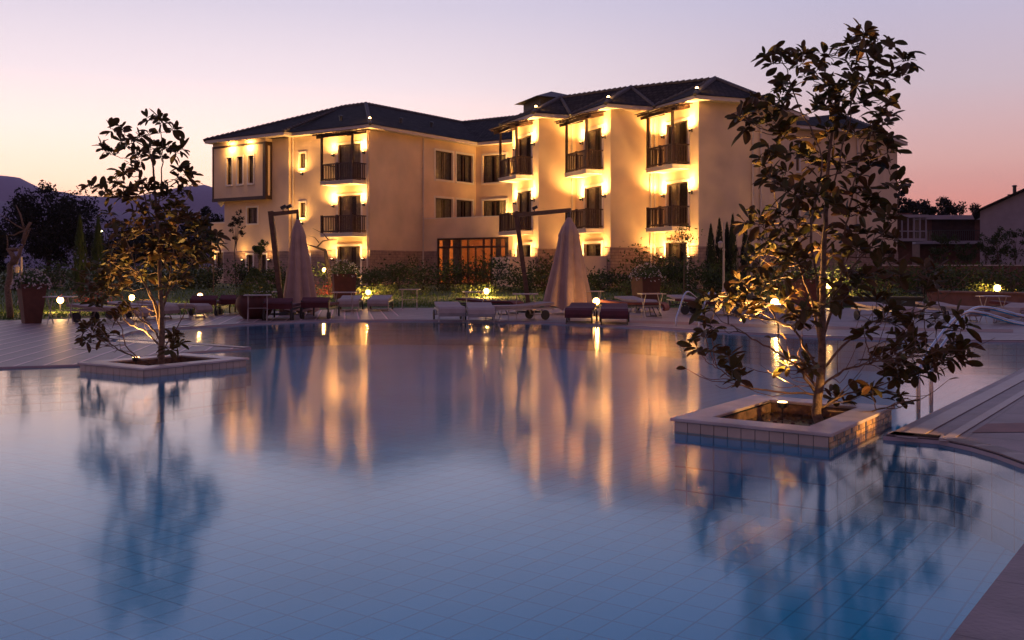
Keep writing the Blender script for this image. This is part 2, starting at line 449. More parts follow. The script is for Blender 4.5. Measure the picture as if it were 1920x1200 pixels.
# lawn blades on the visible strip
mb = MB(); rg = random.Random(3)
for i in range(16000):
    y = 33.5+16*rg.random()**1.4; x = (rg.uniform(-60, 1960)-960)/FP*y
    if y < 34.8 and x > -10: y += 1.5
    if x < -12 and y < 30: continue
    p = Vector((x, y, gz(y))); a = rg.uniform(0, 6.28); h = rg.uniform(.06, .14); ww = .02
    t_ = Vector((math.cos(a), math.sin(a), 0))*ww
    mb.face([p-t_, p+t_, p+Vector((rg.uniform(-.05, .05), rg.uniform(-.05, .05), h))])
for i in range(3500):
    y = 26+7*rg.random(); x = (rg.uniform(-60, 420)-960)/FP*y
    le = HC*FP/(601-503-(x/y*FP+960)*.03)
    if y < le+.3: continue
    p = Vector((x, y, .03*0)); a = rg.uniform(0, 6.28); h = rg.uniform(.05, .12)
    t_ = Vector((math.cos(a), math.sin(a), 0))*.016
    mb.face([p-t_, p+t_, p+Vector((rg.uniform(-.05, .05), rg.uniform(-.05, .05), h))])
o = mb.build('grass', M['grassblade']); o['kind'] = 'stuff'; o['label'] = 'short lawn grass between the pool deck and the hotel beds'; o['category'] = 'grass'

# ---------------------------------------------------------------- the hotel
ZW = 9.79; ZB = 2.50; ZF = [.38, 3.53, 6.68]
Z = Vector((0, 0, 1))
L0 = Vector((-8.58, 60, 0)); M0 = L0+B*10.6
C3 = Vector((9.37, 50, 0)); C2 = Vector((5.21, 52.6, 0)); C1 = Vector((1.49, 55.7, 0))
def meet(Cn, Cp):                    # front wall from Cn along U meets the side wall from Cp along V
    d = Cp-Cn; return d.dot(U)
s3 = meet(C3, C2); s2 = meet(C2, C1); s1 = 3.9
I3 = C3+U*s3; I2 = C2+U*s2; E1 = C1+U*s1
D = C3+V*3.5; F = D+B*6.0
hotel = thing('hotel_building', 'three storey cream hotel with dark tiled roofs and lit balconies behind the pool garden', 'building', (0, 56, 0))
hotel['_org'] = (0, 56, 0)
walls = MB(); base = MB(); reveal = MB()
def wall(p0, p1, z0, z1, ops=(), stone=True, depth=.2):
    """vertical wall from p0 to p1 (outside on the right of travel) with openings (u0,u1,z0,z1)"""
    L = (p1-p0).length; ud = (p1-p0).normalized(); nn = Vector((ud.y, -ud.x, 0))
    def grid(mb, za, zb, off, ops_, e0=0, e1=0):
        us = sorted({-e0, L+e1, *[v for o_ in ops_ for v in o_[:2]]}); zs = sorted({za, zb, *[min(max(v, za), zb) for o_ in ops_ for v in o_[2:4]]})
        for i in range(len(us)-1):
            for j in range(len(zs)-1):
                cu = (us[i]+us[i+1])/2; cz = (zs[j]+zs[j+1])/2
                if any(o_[0] < cu < o_[1] and o_[2] < cz < o_[3] for o_ in ops_): continue
                if us[i+1]-us[i] < 1e-4 or zs[j+1]-zs[j] < 1e-4: continue
                f = [p0+ud*us[i]+Z*zs[j], p0+ud*us[i+1]+Z*zs[j], p0+ud*us[i+1]+Z*zs[j+1], p0+ud*us[i]+Z*zs[j+1]]
                mb.face([q+nn*off for q in f])
    grid(walls, z0, z1, 0, ops)
    for (a, b_, c, d) in ops:
        for q0, q1 in (((a, c), (a, d)), ((b_, d), (b_, c)), ((a, d), (b_, d)), ((b_, c), (a, c))):
            P = [p0+ud*q0[0]+Z*q0[1], p0+ud*q1[0]+Z*q1[1]]
            walls.face([P[0], P[1], P[1]-nn*depth, P[0]-nn*depth])
    if stone:
        bo = [o_ for o_ in ops if o_[2] < ZB]
        grid(base, 0, ZB, .05, bo, .05, .05)
        f = [p0-ud*.05+nn*.05, p1+ud*.05+nn*.05, p1+ud*.05-nn*.02, p0-ud*.05-nn*.02]
        base.face([q+Z*ZB for q in f])
        for (a, b_, c, d) in bo:
            for uu in (a, b_):
                q = p0+ud*uu; base.face([q+Z*c+nn*.05, q+Z*min(d, ZB)+nn*.05, q+Z*min(d, ZB)-nn*.02, q+Z*c-nn*.02])
    return ud, nn
def opening(p0, ud, nn, o_, kind='window', cols=2, transom=None, surround=.13, curtain=.55, parent=None, lit=False, seed=0):
    a, b_, c, d = o_; rr = random.Random(int(a*100+c*37+p0.x*11)+seed)
    q = lambda u, z, n_: p0+ud*u+Z*z+nn*n_
    fr_ = MB(); w_ = .07
    def fb(u0, u1, z0_, z1_, n0=-.16, n1=-.10): fr_.pbox(q(u0, z0_, n0), ud*(u1-u0), Z*(z1_-z0_), nn*(n1-n0))
    fb(a, a+w_, c, d); fb(b_-w_, b_, c, d); fb(a+w_, b_-w_, d-w_, d); fb(a+w_, b_-w_, c, c+w_)
    for i in range(1, cols):
        x = a+(b_-a)*i/cols; fb(x-.06, x+.06, c+w_, d-w_, -.157, -.097)
    if transom:
        fb(a+w_, b_-w_, transom-.05, transom+.05, -.162, -.094)
    fo = fr_.build(kind, M['wood'], hotel)
    pm = MB(); pm.pbox(q(a+.02, c+.02, -.135), ud*(b_-a-.04), Z*(d-c-.04), nn*.012); pm.build('pane', M['glass'], fo)
    if surround:
        sm = MB(); s_ = surround
        bot = c if kind == 'balcony_door' else c-s_
        o0 = .02 if c > ZB else .07
        sm.pbox(q(a-s_, bot, 0), ud*s_, Z*(d+s_-bot), nn*(o0+.02)); sm.pbox(q(b_, bot, 0), ud*s_, Z*(d+s_-bot), nn*(o0+.02))
        sm.pbox(q(a, d, 0), ud*(b_-a), Z*s_, nn*(o0+.02))
        if kind != 'balcony_door': sm.pbox(q(a-.03, c-s_, 0), ud*(b_-a+.06), Z*s_, nn*(o0+.06))
        sm.build('surround', M['white'], fo)
    cm = MB()                         # pleated curtains with a gap between
    segs = [(a-.05, a+(b_-a)*curtain*rr.uniform(.7, 1)), (b_-(b_-a)*(1-curtain)*rr.uniform(.5, .95), b_+.05)]
    for (x0, x1) in segs:
        nseg = max(4, int((x1-x0)/.05)); pr = None
        for i in range(nseg+1):
            x = x0+(x1-x0)*i/nseg; nn_ = -.26+.035*math.sin(i*1.9+rr.random()); cur = (x, nn_)
            if pr: cm.face([q(pr[0], c, pr[1]), q(x, c, nn_), q(x, d, nn_), q(pr[0], d, pr[1])])
            pr = cur
    cm.build('curtain', M['curtain'], fo)
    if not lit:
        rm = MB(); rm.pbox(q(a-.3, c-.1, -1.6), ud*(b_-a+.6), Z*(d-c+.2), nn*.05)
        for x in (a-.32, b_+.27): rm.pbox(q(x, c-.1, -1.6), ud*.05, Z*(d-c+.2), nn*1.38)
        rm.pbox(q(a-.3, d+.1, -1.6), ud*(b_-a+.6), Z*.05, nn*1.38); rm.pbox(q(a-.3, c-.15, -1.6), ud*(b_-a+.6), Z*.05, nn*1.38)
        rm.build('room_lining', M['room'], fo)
    return fo
def sconce(p, nn, power=22, up=True, size=105):
    """small dark wall lamp with a glowing cup that washes the wall above"""
    ud = Vector((-nn.y, nn.x, 0)); s_ = MB()
    s_.pbox(p-ud*.05-Z*.09, ud*.10, Z*.18, nn*.03)
    s_.bar(p+nn*.03, p+nn*.12, .03, .03)
    s_.lathe(p+nn*.15-Z*.07, [(.025, 0), (.05, .02), (.065, .10), (.06, .13)], 10)
    so = s_.build('wall_lamp', M['dark'], hotel)
    gm = MB(); gm.lathe(p+nn*.15+Z*.055, [(.055, 0), (.05, .015), (.02, .02)], 10); gm.build('lamp_cup', M['lamp_glass'], so)
    vr = random.Random(int(abs(p.x*97+p.z*31+p.y*13))).uniform(.8, 1.2)
    spot('uplight', so, p+nn*.19+Z*.14, Z-nn*.05, power*1.7*vr, 60, .5, .03)
    spot('glow', so, p+nn*.50+Z*.10, Z-nn*.25, power*2.4*vr, 165, 1.0, .10)
def balcony(p0, ud, nn, u0, u1, dep, zf, pergola=False):
    q = lambda u, z, n_: p0+ud*u+Z*z+nn*n_
    s_ = MB(); s_.pbox(q(u0, zf-.22, .0), ud*(u1-u0), Z*.22, nn*dep)
    s_.pbox(q(u0-.04, zf-.06, .0), ud*(u1-u0+.08), Z*.065, nn*(dep+.04))
    so = s_.build('balcony', M['fascia'], hotel)
    r_ = MB(); H = 1.02; e = .07
    runs = [(q(u0+e, zf, .02), q(u0+e, zf, dep-e)), (q(u0+e, zf, dep-e), q(u1-e, zf, dep-e)), (q(u1-e, zf, dep-e), q(u1-e, zf, .02))]
    for (s0, s1_) in runs:
        d = (s1_-s0); L = d.length; d.normalize()
        r_.bar(s0+Z*H, s1_+Z*H, .10, .06); r_.bar(s0+Z*.12, s1_+Z*.12, .05, .07)
        nb = max(3, int(L/.135))
        for i in range(1, nb):
            c_ = s0.lerp(s1_, i/nb); r_.pbox(c_-d*.032-Vector((-d.y, d.x, 0))*.012+Z*.05, d*.064, Vector((-d.y, d.x, 0))*.024, Z*(H-.07))
        for c_ in ((s0, s1_) if L > 2 else (s0,)): pass
    cnr = [q(u0+e, zf, dep-e), q(u1-e, zf, dep-e), q((u0+u1)/2, zf, dep-e)]
    for c_ in cnr: r_.pbox(c_-ud*.06-nn*.06-Z*.10, ud*.12, nn*.12, Z*(H+.17))
    r_.build('railing', M['wood'], so)
    if pergola:
        zt = ZW-.42
        for u in (u0+e, u1-e):
            g_ = MB()
            g_.pbox(q(u-.06, zf+H+.07, dep-e-.06), ud*.12, nn*.12, Z*(zt-zf-H-.07))
            g_.bar(q(u, zt+.28, 0), q(u, zt-.06, dep+.35), .12, .16)
            g_.build('pergola_post', M['wood'], so)
        g2 = MB()
        g2.pbox(q(u0-.35, zt-.02, dep-e-.07), ud*(u1-u0+.7), nn*.14, Z*.15)
        for i in range(9):
            u = u0-.25+(u1-u0+.5)*i/8; g2.bar(q(u, zt+.42, .02), q(u, zt+.10, dep+.40), .07, .10)
        for j in range(8):
            n_ = .05+(dep+.3)*j/7; zz = zt+.49-.32*n_/(dep+.38)
            g2.pbox(q(u0-.4, zz, n_), ud*(u1-u0+.8), nn*.13, Z*.035)
        g2.build('pergola_roof', M['wood'], so)
    return so

def unit(Cn, I, dep=1.06, u_d=(.95, 3.05), u_b=(.75, 3.42), lamps=(.62, 3.42), power=22, ground='door', extra=(), pergola=True):
    """one balcony bay: the wall runs from I (far) to Cn (corner)"""
    L = (I-Cn).length; ud0 = (I-Cn).normalized()
    nn0 = Vector((ud0.y, -ud0.x, 0))*-1     # outside
    ops = [(L-u_d[1], L-u_d[0], ZF[0] if k_ == 0 else ZF[k_], (2.75 if k_ == 0 else ZF[k_]+2.33)) for k_ in range(3)]
    ud, nn = wall(I, Cn, 0, ZW, ops+list(extra))
    for k_, o_ in enumerate(ops): opening(I, ud, nn, o_, 'balcony_door', 2, None, .13, .5)
    for k_ in (1, 2): balcony(I, ud, nn, L-u_b[1], L-u_b[0], dep, ZF[k_], pergola and k_ == 2)
    for k_ in range(3):
        for u in lamps:
            z_ = ZF[k_]+(1.72 if k_ else 1.55)
            sconce(I+ud*(L-u)+Z*z_+nn*(.05 if k_ == 0 else 0), nn, power*(1 if k_ else .6))
    return ud, nn, L

# left block, long face (A axis), near part and jogged far part
Lj = L0+A*6.75; Lf = L0+A*13.05
nA = -B
wA = lambda s: 6.75-s               # u measured from Lj towards L0
ex = [(wA(6.05), wA(5.50), 7.75, 8.72), (wA(6.05), wA(5.50), 4.62, 5.58), (wA(5.55), wA(5.05), 1.25, 2.25)]
ud, nn, Ln = unit(L0, Lj, 1.25, (.70, 2.62), (.22, 2.92), (.42, 3.0), 17, 'door', ex)
for o_ in ex[:2]:
    opening(Lj, ud, nn, o_, 'window', 1, None, .11, .5)
    sconce(Lj+ud*((o_[0]+o_[1])/2)+Z*(o_[2]-.35), nn, 9, True, 80)
opening(Lj, ud, nn, ex[2], 'window', 1, None, .11, .5)
sconce(Lj+ud*((ex[2][0]+ex[2][1])/2)+Z*2.05+nn*.05, nn, 4)
jo = nA*.28
p0 = Lf+jo; p1 = Lj+jo; LL = (p1-p0).length
o1 = [(wA(0)-6.75+ (13.05-10.72), 13.05-9.72, 4.35, 5.40), (13.05-10.7, 13.05-10.1, 1.1, 2.3), (13.05-9.4, 13.05-8.8, 1.1, 2.3)]
ud, nn = wall(p0, p1, 0, ZW, o1)
for o_ in o1: opening(p0, ud, nn, o_, 'window', 1, None, .11, .45)
wall(p1, Lj, 0, ZW)
sconce(p0+ud*2.0+nn*.05+Z*1.9, nn, 3); sconce(p0+ud*4.6+nn*.05+Z*1.9, nn, 3)
# left end and back of the block
wall(Lf+B*11, p0, 0, ZW)
# timber-framed bay on the upper floor
bs0, bs1 = 8.35, 13.6
b0 = L0+A*bs1+nA*.80; b1 = L0+A*bs0+nA*.80
LB = (b1-b0).length; zb0, zb1 = 6.0, 9.45
bo = []
for k_ in range(3):
    u0 = 1.45+k_*1.07; bo.append((u0, u0+.52, 6.95, 8.75))
udb, nnb = wall(b0, b1, zb0, ZW, bo, False)
for k_, o_ in enumerate(bo): opening(b0, udb, nnb, o_, 'window', 1, None, .11, .5, seed=k_)
wall(b1, b1+B*.52, zb0, ZW, (), False); wall(b0+B*4, b0, zb0, ZW, (), False)
walls.face([b0+Z*zb0, b1+Z*zb0, b1+B*.52+Z*zb0, b0+B*.52+Z*zb0])
walls.face([b0+Z*zb0, b0+B*.52+Z*zb0, b0+B*4+Z*zb0, b0+B*4+A*-.55+Z*zb0])
tf = MB(); q = lambda u, z, n_: b0+udb*u+Z*z+nnb*n_
tf.pbox(q(-.03, zb0-.14, -.10), udb*(LB+.06), Z*.22, nnb*.15)                 # bottom beam
tf.pbox(q(-.03, zb1-.02, -.02), udb*(LB+.06), Z*.14, nnb*.06)
tf.pbox(q(-.02, zb0+.08, -.02), udb*.13, Z*(zb1-zb0-.10), nnb*.06)
tf.pbox(q(LB-.22, zb0+.08, -.02), udb*.25, Z*(zb1-zb0-.10), nnb*.07)
tf.pbox(q(LB-.02, zb0-.14, -.16), udb*.06, Z*(zb1-zb0+.26), nnb*.20)
tf.pbox(q(LB-.02, zb0-.14, -.52), udb*.06, Z*(zb1-zb0+.26), nnb*.14)
tf.pbox(q(LB-.02, zb0-.14, -.38), udb*.055, Z*.24, nnb*.22)
tf.pbox(q(LB-.02, zb1-.12, -.38), udb*.055, Z*.24, nnb*.22)
tf.build('timber_frame', M['wood'], hotel)
bk = MB(); bk.lathe(Lf+jo+A*.15+nA*.15+Z*5.55, [(.05, 0), (.10, .08), (.22, .22), (.24, .34)], 8); bk.build('bracket', M['white'], hotel)
for u_ in (2.0, 3.8):
    el = MB(); pe_ = b0+udb*u_+nnb*.28+Z*(ZW-.06); el.lathe(pe_, [(.07, 0), (.07, .06)], 10); eo = el.build('eave_lamp', M['dark'], hotel)
    g_ = MB(); g_.lathe(pe_-Z*.010, [(.02, 0), (.03, .009)], 10); g_.build('lamp_lens', M['lamp_glass'], eo)
    spot('light', eo, pe_-Z*.30+nnb*.14, -nnb-Z*.3, 30, 170, 1.0, .08)
# low annex at the far left
an0 = Lf+B*.7+A*2.6; an1 = Lf+B*.7
ud, nn = wall(an0, an1, 0, 4.5, [(.55, 1.35, 1.4, 2.5)], False)
opening(an0, ud, nn, (.55, 1.35, 1.4, 2.5), 'window', 1, None, .10, .5)
wall(an0+B*5, an0, 0, 4.5, (), False); walls.face([an0+Z*4.5, an1+Z*4.5, an1+B*5+Z*4.5, an0+B*5+Z*4.5])
cp = MB(); cp.pbox(an0+Z*4.5-A*-.03-B*.05, -A*2.6, B*.25, Z*.10); cp.build('parapet_cap', M['white'], hotel)
sconce(an0+ud*.35+Z*1.9, nn, 4)

# left block, face along B
ops = [(6.2, 8.0, 7.25, 9.12), (8.42, 10.2, 7.25, 9.12), (6.2, 8.0, 4.30, 6.02), (8.42, 10.2, 4.30, 6.02)]
ud, nn = wall(L0, M0, 0, ZW, ops)
for k_, o_ in enumerate(ops): opening(L0, ud, nn, o_, 'window', 2, None, .13, .6, seed=k_)
# middle face
M1 = M0-A*12
ops = [(.62, 2.55, 7.25, 9.12), (.62, 2.55, 4.30, 6.02)]
ud, nn = wall(M0, M1, 0, ZW, ops)
for k_, o_ in enumerate(ops): opening(M0, ud, nn, o_, 'window', 2, None, .13, .3, seed=k_)
for z_ in (4.2, 7.3): sconce(M0+ud*3.05+Z*z_, nn, 22)
# garden lounge across the corner
P = L0+B*4.95; Q = P-A*7.2; ZL = 4.55
lo = [(1.15, 6.75, .38, 3.3)]
ud, nn = wall(P, Q, 0, ZL, lo, True)
lf = MB(); qq = lambda u, z, n_: P+ud*u+Z*z+nn*n_
def lb(u0, u1, z0_, z1_, n0=-.16, n1=-.06): lf.pbox(qq(u0, z0_, n0), ud*(u1-u0), Z*(z1_-z0_), nn*(n1-n0))
for x in (1.15, 2.95, 3.55, 4.75, 5.35, 6.65): lb(x-.0, x+.10, .38, 3.3)
lb(1.25, 6.65, 3.18, 3.3, -.157, -.063); lb(1.25, 6.65, 2.66, 2.78, -.157, -.063); lb(1.25, 6.65, .38, .50, -.157, -.063)
lb(4.15, 4.22, .5, 2.66, -.154, -.066); lb(2.1, 2.16, 2.78, 3.18, -.154, -.066)
lfo = lf.build('lounge_window', M['wood'], hotel)
pm = MB(); pm.pbox(qq(1.2, .42, -.12), ud*5.5, Z*2.84, nn*.012); pm.build('pane', M['glass'], lfo)
rm = MB()
rm.pbox(qq(.2, .36, -5.2), ud*6.9, Z*3.2, nn*.05); rm.pbox(qq(.2, .30, -5.2), ud*6.9, Z*.05, nn*5); rm.pbox(qq(.2, 3.56, -5.2), ud*6.9, Z*.05, nn*5)
rm.pbox(qq(.15, .36, -5.2), ud*.05, Z*3.2, nn*5.0); rm.pbox(qq(7.05, .36, -5.2), ud*.05, Z*3.2, nn*5.0)
rmo = rm.build('lounge_room', M['lounge'], hotel)
cm = MB()
for (x0, x1) in ((1.3, 1.9), (2.15, 2.9), (5.5, 5.95), (6.2, 6.6)):
    pr = None
    for i in range(14):
        x = x0+(x1-x0)*i/13; n_ = -.4+.04*math.sin(i*2.1)
        if pr: cm.face([qq(pr[0], .4, pr[1]), qq(x, .4, n_), qq(x, 3.2, n_), qq(pr[0], 3.2, pr[1])])
        pr = (x, n_)
cm.build('curtain', M['curtain'], rmo)
for x in (2.2, 4.6): point('ceiling_lamp', rmo, qq(x, 2.9, -2.2), 15, .15, (1, .42, .13))
walls.face([P+Z*4.0, Q+Z*4.0, Q+B*7+Z*4.0, P+B*7+Z*4.0])
cp = MB(); cp.pbox(P+Z*ZL-nn*.25, ud*7.2, nn*.28, Z*.05); cp.build('parapet_cap', M['white'], hotel)
dz = MB(); dz.pbox(P+Z*.0+nn*.0, ud*7.2, nn*1.2, Z*.30); dz.build('terrace_step', M['stonecap'], hotel)

# the three saw-tooth bays of the wing
for (Cn, I, gr_) in ((C1, E1, 1), (C2, I2, 1), (C3, I3, 0)):
    ud, nn, L = unit(Cn, I, 1.06, (.95, 3.05), (.78, 3.42), (.60, 3.34), 24)
    if gr_:
        pw = MB(); o0 = Cn-nn*-.05+U*.35
        pw.pbox(o0, nn*1.55, U*.16, Z*2.05); pw.pbox(o0+nn*1.39+U*.16, nn*.16, U*2.6, Z*2.05)
        po = pw.build('terrace_wall', M['plaster'], hotel)
wall(C1, I2, 0, ZW); wall(C2, I3, 0, ZW); wall(E1+V*6, E1, 0, ZW)
wall(C3, D, 0, ZW); wall(D, F, 0, ZW)
wall(F, F+A*10, 0, ZW, (), False); wall(F+A*10+B*3, E1+V*6, 0, ZW, (), False)
wall(F+A*10, F+A*10+B*3, 0, ZW, (), False)
# back block on the right
G = Vector((22.4, 62.4, 0)); J = G-V*8; H = G+B*6.8
ud, nn = wall(J, G, 0, ZW, [(1.6, 2.6, 7.3, 8.9), (1.6, 2.6, 4.2, 5.8)])
for o_ in ((1.6, 2.6, 7.3, 8.9), (1.6, 2.6, 4.2, 5.8)): opening(J, ud, nn, o_, 'window', 1, None, .12, .5)
wall(G, H, 0, ZW); wall(H, H+A*9, 0, ZW, (), False); wall(H+A*9, J, 0, ZW, (), False)
wall(M1, M1+B*11, 0, ZW, (), False); wall(M1+B*11, L0+A*11+B*21.6, 0, ZW, (), False)
wall(L0+A*11+B*21.6, L0+A*11+B*11, 0, ZW, (), False); wall(L0+A*11+B*11, Lf+B*11, 0, ZW, (), False)
walls.build('wall', M['plaster'], hotel)
base.build('stone_base', M['stone'], hotel)

# downpipes
def pipe(p, nn, z0=.3, z1=ZW):
    s_ = MB(); s_.tube([p+nn*.08+Z*z0, p+nn*.08+Z*z1], .05, 8)
    for z_ in (2.7, 5.2, 7.8): s_.pbox(p+Z*z_-Vector((-nn.y, nn.x, 0))*.07, Vector((-nn.y, nn.x, 0))*.14, nn*.15, Z*.04)
    s_.build('downpipe', M['fascia'], hotel)
pipe(L0+B*4.9, -A); pipe(L0+A*6.6, nA); pipe(L0+A*.12, nA, .3, ZW)
nV = Vector((.375, -.927, 0)); nU = Vector((-.927, -.375, 0))
pipe(I3-V*.25, nV); pipe(I2-V*.25, nV); pipe(I3-V*.5, nV); pipe(D-V*.3, nV); pipe(D+B*.35, -A); pipe(G-V*1, nV)

# eaves, roofs and ridge tiles
def offset_line(pts, d):              # open polyline, outside on the right of travel
    res = []
    for i, p in enumerate(pts):
        ns = []
        if i: t_ = (p-pts[i-1]).normalized(); ns.append(Vector((t_.y, -t_.x, 0)))
        if i < len(pts)-1: t_ = (pts[i+1]-p).normalized(); ns.append(Vector((t_.y, -t_.x, 0)))
        if len(ns) == 1: res.append(p+ns[0]*d)
        else:
            m_ = (ns[0]+ns[1]).normalized(); res.append(p+m_*d/max(.35, m_.dot(ns[0])))
    return res
eav = MB()
def eaves(pts, d=.55):
    o_ = offset_line(pts, d); i_ = offset_line(pts, -.08)
    for k_ in range(len(pts)-1):
        a, b_, c, e_ = o_[k_], o_[k_+1], i_[k_+1], i_[k_]
        eav.mesh([v+Z*(ZW+.003) for v in (a, b_, c, e_)]+[v+Z*(ZW+.20) for v in (a, b_, c, e_)], [(0,3,2,1), (4,5,6,7), (0,1,5,4), (2,3,7,6), (1,2,6,5), (3,0,4,7)])
    return [v+Z*(ZW+.215) for v in offset_line(pts, d+.06)]
mo = .80-.28
oM = eaves([Lf+B*11, Lf+A*.35, ][::1]+[Lf+A*.35+nA*.65, Lj+nA*.65, Lj, L0, M0, M1])
oW = eaves([E1+V*4, E1, C1, I2, C2, I3, C3, D, F, F+A*10])
oB = eaves([J-V*.5, G, H, H+A*9])
eav.build('eaves', M['fascia'], hotel)
rf = MB(); RDG = []
def rface(pts):
    pts = [Vector(p) for p in pts]
    for i in range(1, len(pts)-1): rf.face([pts[0], pts[i], pts[i+1]])
def ridge(p, q_, r=.12, step=.34):
    L = (q_-p).length; n_ = max(1, int(L/step)); d = (q_-p)/n_; rd = MB(); RDG.append(rd)
    for i in range(n_):
        a = p+d*i; b_ = p+d*(i+1.12); rd.tube([a-Z*.02, b_+Z*.035], [r*.85, r*1.05], 7)
ZE = ZW+.215; ZR = 12.57
p0r = L0+A*5.5+B*5.5+Z*ZR; p1r = L0+A*7.75+B*5.5+Z*ZR; pmr = L0+A*5.5+B*16.1+Z*ZR; rend = M0+B*5.5-A*12+Z*ZR
e0 = oM[5]; m0 = oM[6]; m1 = oM[7]; eL = oM[2]; eJ = oM[3]; eJ2 = oM[4]
eB = L0+A*14.1+B*11.6+Z*ZE; qi = L0+A*11.6+B*11.6+Z*ZE; f1 = L0+A*11.6+B*22.2+Z*ZE; f2 = M1+B*11.6+Z*ZE
pj = L0+A*7.2+B*5.5+Z*(ZR+.0)
rface([eJ2, e0, p0r, pj]); rface([eL, eJ, eJ2, pj, p1r])
rface([eB, eL, p1r]); rface([e0, m0, pmr, p0r]); rface([m0, m1, rend, pmr])
rface([qi, eB, p1r, p0r]); rface([f1, qi, p0r, pmr]); rface([f2, f1, pmr, rend]); rface([m1, f2, rend])
ridge(e0, p0r); ridge(eL, p1r); ridge(p1r, p0r); ridge(p0r, pmr); ridge(pmr, rend); ridge(p1r, eJ, .10)
def wing_roof(P0_, P1_, P2_, Rr, back, end=None):
    Rb = Rr+B*back
    rface([P1_, Rr, P0_]); rface([P0_, Rr, Rb, P0_+B*back]); rface([P1_, P2_, Rr]); rface([P2_, P2_+B*back, Rb, Rr])
    rface([P2_+B*back, P0_+B*back, Rb])
    ridge(P1_, Rr); ridge(Rr, Rb); ridge(P0_, Rr, .10); ridge(P2_, Rr, .10)
R3 = C3+(U+V)*2.85+Z*11.62; R2 = C2+(U+V)*2.7+Z*11.58; R1 = C1+(U+V)*2.5+Z*11.5
wing_roof(oW[1], oW[2], oW[3], R1, 7); wing_roof(oW[3], oW[4], oW[5], R2, 8); wing_roof(oW[5], oW[6], oW[7], R3, 6.4)
rface([R1, R2, R2+B*8, R1+B*7]); rface([R2, R3, R3+B*6, R2+B*8]); rface([R1, oW[3], R2]); rface([R2, oW[5], R3])
rface([oW[7]+B*6.4, oW[9], R3+B*6.4])
ridge(R1, R2, .1); ridge(R2, R3, .1)
R4 = G+A*2.9+B*2.9+Z*11.7
rface([oB[0], oB[1], R4]); rface([oB[1], oB[2], R4+B*3.0, R4]); rface([oB[2], oB[3], R4+B*3]); rface([oB[0], R4, R4+B*3, oB[3]])
ridge(oB[1], R4); ridge(R4, R4+B*3)
rfo = rf.build('roof', M['roof'], hotel)
for rd in RDG: rd.build('ridge_tiles', M['ridge'], rfo)
# raised lantern roof between the wings
LT = at(1034, 60.5, 0); lt = MB()
for s_, zz in ((1.0, 11.55),):
    k4 = [LT+U*1.3+V*1.3, LT+U*1.3-V*1.3, LT-U*1.3-V*1.3, LT-U*1.3+V*1.3]
    for i in range(4): lt.face([k4[i]+Z*10.6, k4[(i+1) % 4]+Z*10.6, k4[(i+1) % 4]+Z*11.55, k4[i]+Z*11.55])
    k5 = [LT+(v-LT)*1.35 for v in k4]
    for i in range(4): lt.face([k5[i]+Z*11.5, k5[(i+1) % 4]+Z*11.5, LT+Z*12.15])
    lt.face([v+Z*11.5 for v in k5])
lt.build('roof_lantern', M['ridge'], hotel)
# roof lamps on the hips, vents
def rooflamp(corner, peak, pw=7, t0=.12, t1=.2):
    p = corner.lerp(peak, t0)+Z*.22; s_ = MB(); s_.lathe(p-Z*.16, [(.05, 0), (.05, .05), (.09, .08), (.09, .14)], 8)
    so = s_.build('roof_lamp', M['dark'], hotel)
    g_ = MB(); g_.lathe(p-Z*.015, [(.08, 0), (.07, .05), (.02, .09)], 8); g_.build('lamp_cup', M['lamp_glass'], so)
    spot('hip_light', so, p+Z*.12+Vector((0, -.15, 0)), (peak-corner).normalized()-Z*.05, pw, 120, .8, .05)
rooflamp(e0, p0r, 10, .07); rooflamp(oW[2], R1, 9, .1); rooflamp(oW[4], R2, 9, .1); rooflamp(oW[6], R3, 9, .1)
vt = [L0+A*3.6+B*1.2, L0+B*4.2+A*1.2, L0+B*8+A*1.8, M0-A*3+B*2, M0-A*3.6+B*2.2]
for v in vt:
    dx = min((v-L0).dot(A)+.6 if (v-L0).dot(B) > 1.3 else 99, (v-L0).dot(B)+.6) if (v-M0).dot(B) < 0 else (v-M0).dot(B)+.6
    zz = ZE+dx*.415; s_ = MB(); s_.lathe(v+Z*(zz-.15), [(.10, 0), (.09, .38), (.14, .39), (.13, .46), (.03, .52)], 8); s_.build('roof_vent', M['dark'], hotel)

